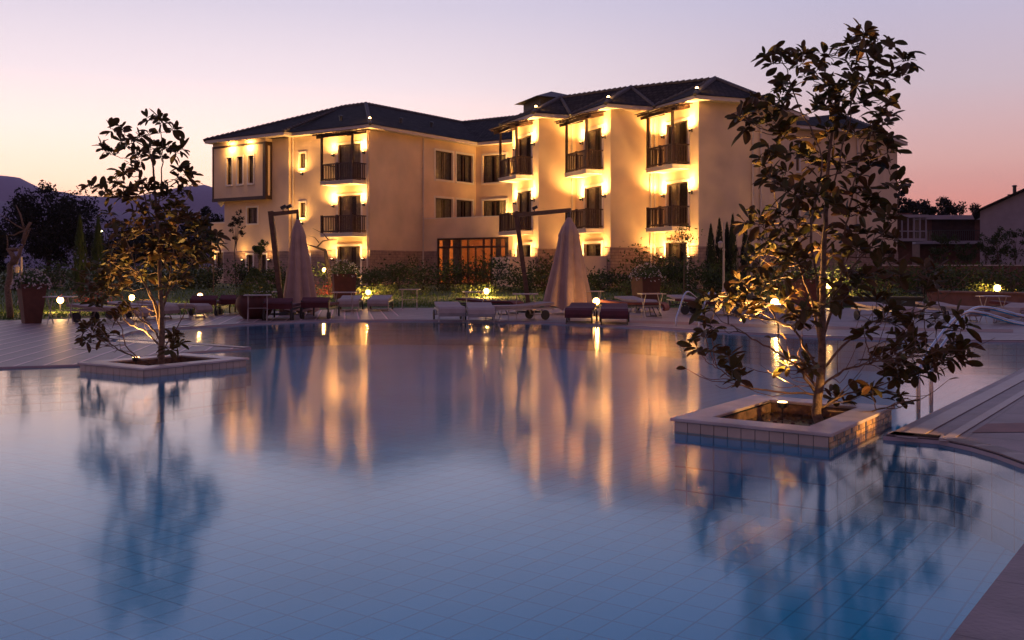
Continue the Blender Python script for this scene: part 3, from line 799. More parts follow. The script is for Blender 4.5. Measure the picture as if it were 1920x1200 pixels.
# ---------------------------------------------------------------- tree planters standing in the pool
def planter(corners, label, glow=False):
    """corners: front, right, back, left on the cap level"""
    o = thing('tree_planter', label, 'planter', corners[0])
    c = [Vector(v) for v in corners]; cen = sum(c, Vector())/4; cen.z = 0
    H_ = .115
    def ins(d):                       # inset rectangle
        r_ = []
        for i in range(4):
            a = (c[(i+1) % 4]-c[i]).normalized(); b_ = (c[i-1]-c[i]).normalized()
            r_.append(c[i]+(a+b_)*d)
        return r_
    o1 = ins(0); i1 = ins(.27); w0 = ins(.03); w1 = ins(.29)
    cap = MB()
    for i in range(4):
        j = (i+1) % 4
        a, b_, e, f = [Vector((v.x, v.y, 0)) for v in (o1[i], o1[j], i1[j], i1[i])]
        cap.mesh([v+Z*(H_-.028) for v in (a, b_, e, f)]+[v+Z*H_ for v in (a, b_, e, f)], [(0,3,2,1), (4,5,6,7), (0,1,5,4), (2,3,7,6)])
    co = cap.build('cap', M['stonecap'], o)
    bv = co.modifiers.new('bevel', 'BEVEL'); bv.width = .006; bv.segments = 2
    wl = MB(); til = MB(); rr = random.Random(5)
    for i in range(4):
        j = (i+1) % 4
        a, b_, e, f = [Vector((v.x, v.y, 0)) for v in (w0[i], w0[j], w1[j], w1[i])]
        wl.mesh([v-Z*.004 for v in (a, b_, e, f)]+[v+Z*(H_-.03) for v in (a, b_, e, f)], [(0,1,5,4)])
        wl.mesh([e-Z*.1, f-Z*.1, f+Z*(H_-.03), e+Z*(H_-.03)], [(0,1,2,3)], 2)
        wl.mesh([v-Z*.64 for v in (a, b_, e, f)]+[v-Z*.004 for v in (a, b_, e, f)], [(0,1,5,4)], 1)
        L = (b_-a).length; ud = (b_-a)/L; nn = Vector((ud.y, -ud.x, 0))
        if (cen-a).dot(nn) > 0: nn = -nn
        small = glow and i == 0
        tw = .052 if small else .125; th = .052 if small else .108
        nx = int(round(L/tw)); tw = L/nx
        for x in range(nx):
            z0_ = H_-.034; 
            while z0_ > -.22:
                t_ = .0035+rr.random()*.0012
                pa = a+ud*(x*tw+.003)+Z*(z0_-th+.006)
                tl = rr.uniform(-.035, .035) if small else rr.uniform(-.006, .006); tv = rr.uniform(-.03, .03) if small else 0
                P = [pa, pa+ud*(tw-.006), pa+ud*(tw-.006)+Z*(th-.006), pa+Z*(th-.006)]
                offs = [t_+tl*.5*tw*(-1)-tv*th*.5, t_+tl*.5*tw-tv*th*.5, t_+tl*.5*tw+tv*th*.5, t_-tl*.5*tw+tv*th*.5]
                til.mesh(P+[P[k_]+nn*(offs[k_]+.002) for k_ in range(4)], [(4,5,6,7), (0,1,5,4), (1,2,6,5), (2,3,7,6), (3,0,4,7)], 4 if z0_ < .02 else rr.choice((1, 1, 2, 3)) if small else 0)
                z0_ -= th
    wl.build('wall', [M['grout'], M['subtile'], M['innerwall']], o)
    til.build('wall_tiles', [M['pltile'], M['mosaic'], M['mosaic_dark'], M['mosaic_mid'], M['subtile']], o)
    so_ = MB(); g_ = 14; P4 = [Vector((v.x, v.y, 0)) for v in w1]
    rz_ = random.Random(9)
    hh = [[-.03+.05*rz_.random() for _ in range(g_+1)] for _ in range(g_+1)]
    for i in range(g_):
        for j in range(g_):
            def pt(a, b_):
                u, v = a/g_, b_/g_; p = P4[0].lerp(P4[1], u).lerp(P4[3].lerp(P4[2], u), v); return p+Z*(hh[a][b_]-.02)
            so_.face([pt(i, j), pt(i+1, j), pt(i+1, j+1), pt(i, j+1)])
    for i in range(120):
        u, v = rz_.random(), rz_.random(); p = P4[0].lerp(P4[1], u).lerp(P4[3].lerp(P4[2], u), v); s_ = rz_.uniform(.008, .03)
        so_.lathe(p-Z*.02, [(s_, 0), (s_*1.1, s_*.5), (s_*.5, s_*1.1)], 5)
    so_.build('soil', M['soil'], o)
    return o
M['subtile'] = brick_over(mat('submerged_tile', (.14, .62, .74), .5, .1, 2), .25, .2, .008, (.5, .55, .6), .9, .002, .0)
M['innerwall'] = mat('inner_wall', (.16, .09, .055), .9, .4, 12, .6, 40)
M['grout'] = mat('grout', (.07, .075, .075), .9, .2, 20)
M['pltile'] = mat('planter_tile', (.42, .33, .27), .28, .12, 3)
M['mosaic'] = mat('mosaic_tile', (.62, .36, .15), .25, .3, 14)  # bright, mid and dark copies paint the tiles' uneven gloss into their colour
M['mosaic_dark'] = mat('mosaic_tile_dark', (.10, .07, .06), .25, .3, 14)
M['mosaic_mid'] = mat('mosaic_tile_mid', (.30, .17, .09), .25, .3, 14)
plR = [(2.48, 7.73, .1), (3.58, 9.30, .1), (2.46, 10.12, .1), (1.36, 8.55, .1)]
plL = [(-4.73, 12.77, .1), (-3.77, 14.28, .1), (-4.98, 15.11, .1), (-5.94, 13.6, .1)]
planter(plR, 'square stone capped tree planter in the pool, nearer one with orange lit mosaic side', True)
planter(plL, 'square stone capped tree planter in the pool, farther one beside the plank deck', False)

# ---------------------------------------------------------------- magnolias
def leaf(mb, p, d, L, wd, rr, m=0, fold=.18, droop=.2):
    d = d.normalized(); s_ = d.cross(Z)
    if s_.length < .1: s_ = Vector((1, 0, 0))
    s_.normalize(); s_ = (Matrix.Rotation(rr.uniform(-1.1, 1.1), 3, d) @ s_); n_ = s_.cross(d)
    mid = lambda t_: p+d*L*t_-Z*(droop*L*t_*t_)
    ts = [(0, .06), (.18, .55), (.42, .92), (.66, 1.0), (.84, .72), (.95, .34)]
    vs = []; fs = []
    for t_, k_ in ts:
        c_ = mid(t_); w_ = wd*.5*k_; vs += [c_+s_*w_+n_*w_*fold*2, c_, c_-s_*w_+n_*w_*fold*2]
    for i in range(len(ts)-1):
        a_ = 3*i; fs += [(a_, a_+1, a_+4, a_+3), (a_+1, a_+2, a_+5, a_+4)]
    vs.append(mid(1.0)); a_ = 3*(len(ts)-1); fs += [(a_, a_+1, len(vs)-1), (a_+1, a_+2, len(vs)-1)]
    mb.mesh(vs, fs, m)
def rosette(mb, p, d, rr, n_=8, L=.135, m=0, spread=1.0):
    d = d.normalized(); x = d.orthogonal().normalized(); y = d.cross(x); a0 = rr.random()*6.28
    for i in range(n_):
        a = a0+i*2.4; el = rr.uniform(-.15, .75); o_ = x*math.cos(a)+y*math.sin(a)
        dd = o_*spread+d*(el+.25*i/n_); l_ = L*rr.uniform(.5, 1.2)
        leaf(mb, p-d*.03*rr.uniform(0, 3)+dd.normalized()*.012, dd, l_, l_*rr.uniform(.36, .48), rr, m, droop=rr.uniform(-.1, .35))
def magnolia(base, yd, trunk_px, limbs_px, clusters, sc, seed, label, nl=8, L=.135):
    rr = random.Random(seed); o = thing('magnolia_tree', label, 'tree', base)
    def w3(px, py, dd=0): return atp(px, py, yd+dd)
    wood = MB(); nodes = []
    def add_line(pts, r0, r1, jit=.012):
        n_ = len(pts); P_ = []
        for i in range(n_-1):
            st = 5
            for k_ in range(st):
                t_ = k_/st; q0 = pts[max(i-1, 0)]; q1 = pts[i]; q2 = pts[i+1]; q3 = pts[min(i+2, n_-1)]
                P_.append(.5*((2*q1)+(q2-q0)*t_+(2*q0-5*q1+4*q2-q3)*t_*t_+(3*q1-q0-3*q2+q3)*t_**3))
        P_.append(pts[-1])
        P_ = [p+Vector((rr.uniform(-1, 1), rr.uniform(-1, 1), rr.uniform(-1, 1)))*jit*(0 if i == 0 else 1) for i, p in enumerate(P_)]
        rad = [r0+(r1-r0)*i/(len(P_)-1) for i in range(len(P_))]
        wood.tube(P_, rad, 7 if r0 > .012 else 5)
        for p, r_ in zip(P_, rad): nodes.append((p, r_))
        return P_
    tp = [Vector(base)-Z*.08]+[w3(*p) for p in trunk_px]
    add_line(tp, .050, .011, .006)
    for r0, r1, pts in limbs_px: add_line([w3(*p) for p in pts], r0*.72, r1*.8)
    cl = []
    bz = base[2]
    for (px, py) in clusters:
        cx = px-trunk_px[min(len(trunk_px)-1, 2)][0]
        lim = .75-.35*abs(cx)/260.0*(1/sc)
        dd = rr.uniform(-1, 1)*max(.12, lim)*.85
        cl.append(w3(px+rr.uniform(-6, 6), py+rr.uniform(-6, 6), dd))
    cl.sort(key=lambda p: (p-Vector(base)).length)
    crown = MB()
    for p in cl:
        best = None; bd = 1e9
        for q_, r_ in nodes:
            if r_ < .0045: continue
            dv = p-q_
            dist = dv.length+ (max(0, q_.z-p.z+.02)*2.2) + (0 if dv.length > .1 else .3)
            if dist < bd: bd = dist; best = (q_, r_)
        q_, r_ = best; dv = p-q_; out = Vector((dv.x, dv.y, 0))
        m1_ = q_+dv*.35+out*.12-Z*dv.length*.05; m2_ = q_+dv*.72+out*.06-Z*dv.length*.03
        pts = [q_, m1_, m2_, p]; r0 = min(r_*.8, .0045+.007*dv.length)
        add_line(pts, max(r0, .004), .0042 if dv.length > .3 else .0036, .008)
        nodes[:] = nodes
        dr = (p-m2_).normalized()+Z*.25
        rosette(crown, p, dr, rr, nl+rr.randint(-2, 2), L)
        if rr.random() < .38:
            e_ = p+Vector((rr.uniform(-1, 1), rr.uniform(-1, 1), rr.uniform(-.6, 1))).normalized()*rr.uniform(.09, .17)
            wood.tube([m2_.lerp(p, .4), m2_.lerp(e_, .8)+Z*.01, e_], [.004, .0035, .003], 5)
            rosette(crown, e_, (e_-m2_)+Z*.1, rr, nl-2, L*.95)
        for k_ in range(3):
            t_ = rr.uniform(.45, .95); leaf(crown, q_.lerp(p, t_), Vector((rr.uniform(-1, 1), rr.uniform(-1, 1), rr.uniform(-.2, .8))), L*.9, L*.4, rr)
    low = [q_ for q_ in nodes if .12 < q_[0].z < 1.5 and q_[1] > .005 and q_[1] < .03]
    for i in range(90):               # fine bare twigs low in the tree
        q_, r_ = rr.choice(low); out = Vector((q_.x-base[0], q_.y-base[1], 0))
        if out.length < .02: out = Vector((rr.uniform(-1, 1), rr.uniform(-1, 1), 0))
        d_ = (out.normalized()+Vector((rr.uniform(-.9, .9), rr.uniform(-.9, .9), rr.uniform(-.1, 1.0)))).normalized(); l_ = rr.uniform(.18, .55)
        p1 = q_+d_*l_*.5+Vector((rr.uniform(-.04, .04), rr.uniform(-.04, .04), -.03)); p2 = q_+d_*l_+Z*.05*rr.uniform(-1, 2)
        wood.tube([q_, q_.lerp(p1, .5)+Z*.01, p1, p1.lerp(p2, .5)-Z*.012, p2], [.0045, .004, .0035, .003, .002], 4)
        if rr.random() < .35: leaf(crown, p2, d_, L*.7, L*.3, rr)
    wood.build('trunk', M['bark'], o, smooth=True)
    crown.build('crown', M['magnolia'], o)
    return o
cR = []
for (x, y) in [(340,190),(420,165),(380,235),(510,165),(560,165),(640,180),(540,220),(620,240),(530,270),(780,85),(850,60),(770,120),(840,160),(920,115),(930,155),(760,210),(1050,210),(1065,280),(890,250),(950,270),(840,300),(770,300),(690,310),(640,300),(430,330),(450,380),(420,420),(660,350),(800,370),(880,390),(940,420),(990,470),(900,470),(830,450),(700,420),(640,450),(600,480),(680,480),(760,510),(850,530),(920,560),(960,520),(330,440),(310,470),(390,500),(430,480),(250,490),(200,505),(240,560),(700,560),(640,560),(780,590),(410,590),(440,550),(380,640),(450,680),(330,730),(360,800),(380,690),(470,780),(400,850),(440,880),(530,700),(590,650),(560,760),(640,740),(700,720),(620,830),(540,880),(500,910),(600,900),(690,860),(760,780),(840,700),(880,730),(930,640),(980,690),(960,760),(870,850),(820,800),(1010,830),(1020,860),(760,880),(700,930),(560,960),(620,980),(500,960),(280,1000),(320,1050),(240,1040),(400,980),(430,1010),(400,1080),(340,1110),(480,1100),(560,1060),(640,1060),(740,960),(820,970),(860,900),(780,1050),(850,1060),(720,1100),(780,1140),(920,950),(980,960),(960,1020),(940,1100),(1010,1120),(320,1180),(420,1160),(520,1160),(620,1160),(700,1180),(880,1170),(960,1180)]:
    cR.append((1300+x*.3833, 20+y*.3833))
for (x, y) in [(560,90),(600,30),(650,120),(700,80),(760,100),(820,180),(550,165),(480,215),(620,230),(640,200),(430,260),(350,300),(310,350),(330,400),(400,330),(460,290),(540,290),(570,330),(520,360),(700,350),(740,310),(800,360),(800,420),(840,390),(870,350),(930,330),(1000,300),(1050,60),(1100,200),(1200,100),(1180,180),(1040,200),(960,220),(1060,260),(1150,300),(1240,350),(1300,380),(1340,400),(1100,460),(1190,400),(1260,440),(1310,470),(1340,490),(1440,420),(1580,400),(1600,440),(1560,500),(1610,530),(1590,580),(1540,590),(1610,590),(1450,600),(1490,640),(1430,650),(1370,690),(1280,560),(1220,560),(1150,580),(1250,620),(1310,640),(1260,700),(1220,660),(1290,800),(320,470),(290,560),(430,590),(450,660),(490,690),(700,630),(800,610),(830,650),(970,790),(1000,830),(1100,760),(1140,740),(1400,150),(1300,200),(1450,220),(1380,260)]:
    cR.append((1200+x*.3834, 440+y*.3834))
limR = [(.020, .006, [(1532, 740, 0), (1505, 700, -.1), (1470, 668, -.2), (1420, 640, -.3), (1370, 610, -.35)]),
        (.018, .006, [(1534, 730, 0), (1500, 690, .1), (1462, 650, .2), (1455, 600, .25), (1430, 560, .3)]),
        (.018, .006, [(1530, 690, 0), (1490, 620, .0), (1440, 600, -.2), (1380, 590, -.25)]),
        (.016, .006, [(1525, 740, .0), (1450, 735, .15), (1400, 725, .2), (1345, 690, .2)]),
        (.020, .006, [(1538, 650, 0), (1520, 560, .1), (1490, 480, .2), (1460, 400, .2), (1450, 330, .1)]),
        (.020, .006, [(1540, 640, 0), (1570, 540, .2), (1585, 440, .25), (1600, 350, .2), (1620, 260, .2)]),
        (.018, .006, [(1540, 620, 0), (1530, 520, -.2), (1520, 420, -.25), (1540, 300, -.2), (1500, 200, -.1), (1470, 120, 0)]),
        (.018, .006, [(1545, 690, 0), (1590, 640, .2), (1650, 600, .3), (1700, 590, .3), (1760, 570, .2)]),
        (.016, .006, [(1545, 720, 0), (1590, 690, -.2), (1640, 680, -.3), (1700, 670, -.3), (1760, 660, -.2)]),
        (.014, .005, [(1535, 765, 0), (1600, 735, .1), (1660, 720, .1), (1720, 690, 0)]),
        (.014, .005, [(1545, 770, 0), (1610, 775, -.1), (1660, 765, -.1), (1700, 745, -.1)]),
        (.015, .005, [(1545, 560, 0), (1600, 500, -.1), (1650, 440, -.1), (1690, 400, -.1)]),
        (.013, .005, [(1548, 400, 0), (1590, 240, 0), (1600, 140, .05), (1620, 70, 0)])]
TR = (2.80, 9.0, 0.02)
magnolia(TR, 9.0, [(1532, 770), (1540, 700), (1541, 620), (1543, 520), (1548, 420), (1552, 330), (1560, 240)], limR, [(x, y+(14 if y < 160 else 0)) for x, y in cR], 1.0, 11, 'magnolia tree in the nearer pool planter, taller in view with many glossy leaves', 7, .150)
cLt = []
for (x, y) in [(310,65),(370,60),(420,115),(445,110),(280,140),(360,90),(330,112),(140,120),(190,115),(130,190),(115,210),(200,170),(245,160),(210,190),(270,210),(320,210),(380,200),(420,210),(452,215),(330,240),(360,232),(60,360),(100,350),(150,330),(140,375),(200,290),(180,310),(240,290),(210,390),(250,350),(300,350),(370,330),(390,345),(440,280),(490,300),(510,330),(440,320),(460,370),(190,400),(240,400),(310,380),(400,400),(430,430),(390,450),(340,440),(280,450),(230,460),(130,480),(150,520),(210,500),(280,520),(340,500),(390,530),(300,560),(240,560),(180,570),(440,490),(480,470),(530,490),(500,530),(550,520),(590,560),(600,600),(560,600),(520,580),(460,560),(420,570),(440,600),(400,600),(350,590),(330,640),(380,650),(440,650),(500,640),(550,660),(510,690),(450,700),(260,620),(200,640),(150,620),(120,680),(170,690),(230,690),(300,690),(100,730),(60,700),(130,760),(200,740),(260,720),(310,740),(480,740),(470,760),(400,760),(50,800),(90,830),(140,830),(30,760),(200,800),(70,930),(50,960),(100,970),(50,1020),(110,1000),(420,990),(450,1030),(410,1060),(440,1000),(230,880),(170,900),(70,860),(500,500),(470,620),(530,560),(560,620),(150,660),(90,780),(370,560),(420,520),(330,600)]:
    cLt.append((140+x*.4416, 190+y*.4416))
limL = [(.026, .007, [(300, 620, 0), (292, 580, 0), (275, 540, -.2), (255, 500, -.2), (235, 440, -.2)]),
        (.022, .007, [(302, 600, 0), (285, 555, .2), (262, 520, .2), (240, 495, .2), (210, 480, .2)]),
        (.024, .007, [(302, 590, 0), (315, 545, .2), (320, 500, .2), (330, 440, .2), (345, 380, .1)]),
        (.022, .007, [(300, 640, 0), (285, 615, -.1), (262, 598, -.3), (230, 560, -.3), (190, 520, -.3)]),
        (.02, .006, [(300, 650, 0), (270, 620, .2), (240, 605, .2), (215, 570, .2)]),
        (.02, .006, [(302, 560, 0), (340, 520, -.1), (370, 480, -.1), (400, 450, -.1)]),
        (.018, .005, [(285, 683, -.1), (250, 670, -.2), (215, 650, -.3), (190, 620, -.3), (165, 610, -.3)]),
        (.016, .005, [(280, 684, 0), (240, 655, 0), (225, 610, .1), (200, 580, .1)]),
        (.016, .005, [(304, 660, 0), (322, 630, .2), (340, 600, .3), (350, 560, .3)]),
        (.02, .006, [(296, 480, 0), (280, 400, 0), (262, 330, 0), (245, 260, 0)]),
        (.018, .006, [(294, 440, 0), (300, 360, .1), (305, 290, .1), (300, 230, 0)])]
TL = (-4.86, 13.8, 0.02)
magnolia(TL, 13.8, [(303, 665), (303, 600), (302, 560), (298, 480), (294, 420), (290, 350), (285, 300)], limL, cLt, 1.0, 23, 'slender magnolia tree in the farther pool planter beside the plank deck', 8, .16)

def planter_lamp(p, aim, label, pw, size=70):
    o = thing('planter_uplight', label, 'garden light', p)
    p = Vector(p); s_ = MB()
    s_.lathe(p-Z*.02, [(.075, 0), (.08, .008), (.01, .014)], 16); s_.tube([p, p+Z*.10], .008, 6)
    s_.lathe(p+Z*.10, [(.025, 0), (.045, .01), (.05, .05), (.052, .055), (.045, .056)], 16); s_.build('housing', M['dark'], o)
    g_ = MB(); g_.lathe(p+Z*.157, [(.044, 0), (.04, .004)], 16); g_.build('lens', M['lamp_glass'], o)
    spot('light', o, p+Z*.17, Vector(aim)-p, pw, size, .6, .03)
LU = atp(1467, 752, 9.25); 
planter_lamp((LU.x, LU.y, .0), (2.28, 9.1, 1.3), 'small round uplight glowing on a stalk inside the nearer planter', 135, 66)
planter_lamp((-5.25, 13.9, .0), (-5.0, 13.8, 1.3), 'small dark uplight on the soil inside the farther planter', 46, 76)
# added bollard, unseen past the right picture edge, to warm the planter's mosaic side
b_ = Vector((4.75, 6.9, DZ)); o = thing('added_bollard', 'added unseen bollard light on the right hand paving to light the nearer planter', 'garden light', b_); s_ = MB()
s_.lathe(b_, [(.07, 0), (.07, .48), (.09, .49), (.09, .52), (.03, .54)], 12); s_.build('post', M['dark'], o)
g_ = MB(); g_.lathe(b_+Z*.40, [(.074, 0), (.074, .06)], 12); g_.build('lens', M['lamp_glass'], o)
spot('light', o, b_+Vector((-.10, .05, .43)), Vector((3.10, 8.6, .14))-(b_+Z*.45), 55, 18, .6, .04)

# ---------------------------------------------------------------- chrome pool rails
def rail(paths, label):
    o = thing('handrail', label, 'handrail', paths[0][0])
    for pth in paths:
        pts = [Vector(p) for p in pth]; sm = []
        for i in range(len(pts)-1):
            for k_ in range(6):
                t_ = k_/6; q0 = pts[max(i-1, 0)]; q1 = pts[i]; q2 = pts[i+1]; q3 = pts[min(i+2, len(pts)-1)]
                sm.append(.5*((2*q1)+(q2-q0)*t_+(2*q0-5*q1+4*q2-q3)*t_*t_+(3*q1-q0-3*q2+q3)*t_**3))
        sm.append(pts[-1]); s_ = MB(); s_.tube(sm, .021, 10); s_.build('tube', M['chrome'], o, smooth=True)
d0 = 23.4
rail([[at(1267, d0, -.5), at(1267, d0, .12), at(1273, d0+.15, .40), at(1285, d0+.35, .80), at(1297, d0+.6, .78), at(1318, d0+1.0, .45), at(1322, d0+1.1, .02)],
      [at(1311, d0-.2, -.5), at(1311, d0-.2, .12), at(1317, d0, .40), at(1329, d0+.2, .80), at(1341, d0+.4, .78), at(1362, d0+.8, .45), at(1366, d0+.9, .02)]], 'bent chrome pool ladder rails at the far pool edge left of the nearer magnolia')
rail([[at(1722, 9.7, -.5), at(1722, 9.7, .10), at(1726, 9.8, .42), at(1765, 10.2, .72), at(1800, 10.6, .90), at(1832, 10.8, .92), at(1890, 10.6, .84), at(1960, 10.3, .70), at(2010, 10.2, .03)],
      [at(1746, 10.2, -.5), at(1746, 10.2, .10), at(1750, 10.3, .42), at(1786, 10.7, .72), at(1818, 11.1, .92), at(1850, 11.3, .95), at(1905, 11.1, .88), at(1975, 10.9, .74), at(2030, 10.7, .03)]], 'long double chrome handrail rising from the water beside the right hand paving')

# ---------------------------------------------------------------- parasols
def parasol(base, top, tip, rb, label, seed):
    o = thing('cantilever_parasol', label, 'parasol', base)
    b_, t_, e_ = Vector(base), Vector(top), Vector(tip); s_ = MB()
    s_.bar(b_+Z*.08, t_+(t_-b_)*.03, .14, .14); s_.build('mast', M['timber'], o)
    s_ = MB(); s_.bar(t_-(e_-t_)*.04, e_+(e_-t_)*.03, .10, .12); s_.build('arm', M['timber'], o)
    s_ = MB(); s_.lathe(b_, [(.42, 0), (.42, .06), (.12, .08)], 20); s_.build('foot', M['dark'], o)
    for f in (.45, .65) if seed == 1 else (.35,):
        s_ = MB(); p = t_.lerp(e_, f)+Z*.06
        s_.tube([p, p+Z*.10], .015, 6); s_.bar(p+Z*.08-Vector((.06, 0, 0)), p+Z*.15+Vector((.09, 0, 0)), .13, .09); s_.build('spotlight', M['dark'], o)
    s_ = MB(); s_.lathe(e_-Z*.32, [(.03, 0), (.05, .1), (.03, .36)], 8); s_.build('hub', M['dark'], o)
    rr = random.Random(seed); s_ = MB(); n_ = 72; zt = e_.z-.22; zb = .10 if seed == 1 else .22
    prof = [(0, .05), (.04, .10), (.11, .19), (.20, .27), (.22, .255), (.35, .31), (.5, .37), (.65, .43), (.8, .49), (.92, .53), (1.0, .55)]
    rings = []
    for (t0, r_) in prof:
        ring = []
        for k_ in range(n_):
            a = 2*math.pi*k_/n_
            fold = 1+.24*t0**.5*math.cos(8*a+.6*math.sin(3*a+t0*2))+.05*math.sin(19*a+t0*3)
            rad = r_*fold*rb/.55
            z_ = zt+(zb-zt)*t0+ (.07*math.cos(8*a) if t0 > .9 else 0)
            ring.append(Vector((e_.x+rad*math.cos(a)+.10*t0*(1 if seed == 1 else -.4), e_.y+rad*math.sin(a), z_)))
        rings.append(ring)
    vs = [v for r_ in rings for v in r_]; fs = []
    for i in range(len(rings)-1):
        for k_ in range(n_): k2 = (k_+1) % n_; fs.append((i*n_+k_, i*n_+k2, (i+1)*n_+k2, (i+1)*n_+k_))
    s_.mesh(vs, fs); s_.build('canopy', M['cloth'], o, smooth=True)
    return o
parasol(at(529, 29.5, DZ), at(508, 29.5, 3.0), at(558, 29.8, 3.10), .44, 'closed pink parasol with leaning timber mast and two spotlights on its arm', 1)
parasol(at(992, 31, DZ), at(968, 31, 3.05), at(1067, 30.0, 3.15), .60, 'wider closed pink parasol with leaning mast in front of the saw-tooth balconies', 2)

# ---------------------------------------------------------------- loungers and tables
def lounger(kind, red=False, folded=False):
    o = thing('sun_lounger', '', 'sun lounger', (0, 0, 0))
    fr_ = M['dark'] if red else M['white_metal']; pad = M['padred'] if red else M['padwhite']
    s_ = MB()
    for x in (-.32, .32): s_.bar((x, -.95, .30), (x, .95, .30), .035, .04)
    for y in (-.93, -.1, .93): s_.bar((-.32, y, .30), (.32, y, .30), .03, .03)
    s_.build('frame', fr_, o)
    for x in (-.30, .30):
        l_ = MB(); l_.tube([(x, -.72, .30), (x*1.05, -.86, 0), ], .014, 6); l_.tube([(x, -.50, .30), (x*1.05, -.86+.30, 0)], .012, 6); l_.bar((x*1.05, -.88, .012), (x*1.05, -.54, .012), .02, .02); l_.build('leg', fr_, o)
    l_ = MB(); l_.tube([(-.32, -.86, .05), (.32, -.86, .05)], .010, 6); l_.build('leg_brace', fr_, o)
    for x in (-.36, .36):
        l_ = MB(); c_ = [(x-.02, .62, .13), (x+.02, .62, .13)]; l_.tube(c_, .13, 16); l_.build('wheel', M['rubber'], o)
    l_ = MB(); l_.bar((-.36, .62, .13), (.36, .62, .13), .02, .02)
    for x in (-.30, .30): l_.bar((x, .62, .13), (x, .55, .30), .03, .03)
    l_.build('axle', fr_, o)
    # cushion: bends down over the foot end
    def pad_mesh(path, wd, th):
        mb_ = MB(); n_ = len(path); nor = []
        for i in range(n_):
            a = Vector(path[max(i-1, 0)]); b_ = Vector(path[min(i+1, n_-1)]); d = (b_-a).normalized(); nor.append(Vector((-d.y, d.x)))
        up = [Vector(p)+nor[i]*th for i, p in enumerate(path)]; lo_ = [Vector(p) for p in path]
        for i in range(n_-1):
            for sx in (1, -1):
                mb_.face([(sx*wd, lo_[i][0], lo_[i][1]), (sx*wd, lo_[i+1][0], lo_[i+1][1]), (sx*wd, up[i+1][0], up[i+1][1]), (sx*wd, up[i][0], up[i][1])][::sx])
            mb_.face([(-wd, up[i][0], up[i][1]), (wd, up[i][0], up[i][1]), (wd, up[i+1][0], up[i+1][1]), (-wd, up[i+1][0], up[i+1][1])])
            mb_.face([(-wd, lo_[i][0], lo_[i][1]), (-wd, lo_[i+1][0], lo_[i+1][1]), (wd, lo_[i+1][0], lo_[i+1][1]), (wd, lo_[i][0], lo_[i][1])])
        for i in (0, n_-1): mb_.face([(-wd, lo_[i][0], lo_[i][1]), (wd, lo_[i][0], lo_[i][1]), (wd, up[i][0], up[i][1]), (-wd, up[i][0], up[i][1])])
        return mb_
    foot = [(-1.03, .18), (-1.05, .24), (-1.02, .30), (-.95, .335), (-.8, .335), (-.4, .33), (.05, .33), (.20, .34)]
    ob = pad_mesh(foot, .33, .065).build('cushion', pad, o)
    bvm = ob.modifiers.new('bevel', 'BEVEL'); bvm.width = .02; bvm.segments = 2
    back = [(.22, .34), (.4, .355), (.7, .385), (.95, .40)]
    ob = pad_mesh(back, .33, .065).build('back_cushion', pad, o)
    bvm = ob.modifiers.new('bevel', 'BEVEL'); bvm.width = .02; bvm.segments = 2
    return o
def bench_lounger():
    """lounger seen from its folded head: two dark red boards on dark end frames"""
    o = thing('sun_lounger', '', 'sun lounger', (0, 0, 0)); s_ = MB()
    for x in (-.34, .34): s_.bar((x, 0, .28), (x, 1.8, .28), .04, .05)
    s_.build('frame', M['dark'], o)
    for x in (-.36, .36):
        for y in (.05, 1.7): l_ = MB(); l_.bar((x, y, 0), (x, y, .50 if y < 1 else .28), .045, .045); l_.build('leg', M['dark'], o)
        l_ = MB(); l_.tube([(x-.045, .12, .09), (x+.045, .12, .09)], .09, 14); l_.build('wheel', M['rubber'], o)
    s_ = MB(); s_.pbox((-.37, .0, .30), (.74, 0, 0), (0, -.02, .15), (0, .05, .01)); ob = s_.build('back_cushion', M['padred'], o)
    s_ = MB(); s_.pbox((-.36, .10, .34), (.72, 0, 0), (0, 1.65, -.01), (0, 0, .07)); ob = s_.build('cushion', M['padred'], o)
    s_ = MB(); s_.pbox((-.37, .06, .42), (.74, 0, 0), (0, .22, .11), (0, -.03, .05)); ob = s_.build('headrest', M['padred'], o)
    return o
WL = [(842, 601, 8, 'pale sun lounger by the pool edge, leftmost of the pale group below the lounge windows'),
      (900, 603, 4, 'pale sun lounger by the pool edge in front of the bright garden lamp'),
      (972, 600, -55, 'pale sun lounger lying crosswise beside the leaning mast of the wider parasol'),
      (657, 582, 5, 'pale sun lounger at the lawn edge beside the flower box with the twin lamps'),
      (713, 581, 3, 'pale sun lounger at the lawn edge, just right of the one by the flower box'),
      (1190, 584, 15, 'pale sun lounger in front of the big white flower box below the second bay'),
      (1285, 580, 10, 'pale sun lounger behind the chrome pool ladder rails'),
      (200, 604, 75, 'pale brown sun lounger on the plank deck seen through the left of the farther magnolia'),
      (258, 598, 70, 'pale sun lounger behind the trunk of the farther magnolia'),
      (322, 596, 70, 'pale sun lounger on the deck right of the farther magnolia trunk'),
      (1655, 602, 12, 'pale sun lounger half hidden by the right side of the nearer magnolia'),
      (1775, 601, 8, 'pale sun lounger in front of the dark red retaining wall'),
      (1905, 604, -40, 'pale sun lounger at the right picture edge behind the long handrail'),
      (1430, 596, 30, 'pale sun lounger on the far deck seen through the lit leaves of the nearer magnolia')]
RL = [(1090, 604, -8, 'dark red sun lounger at the pool edge under the wider closed parasol'),
      (1152, 606, -6, 'dark red sun lounger at the pool edge right of the bright deck lamp'),
      (915, 588, 60, 'dark red sun lounger behind the pale loungers below the lounge windows'),
      (1180, 592, 70, 'dark red sun lounger lying crosswise behind the pair at the pool edge'),
      (1330, 590, 60, 'dark red sun lounger in the shade left of the nearer magnolia'),
      (1930, 597, 50, 'dark red sun lounger behind the handrail at the right picture edge')]
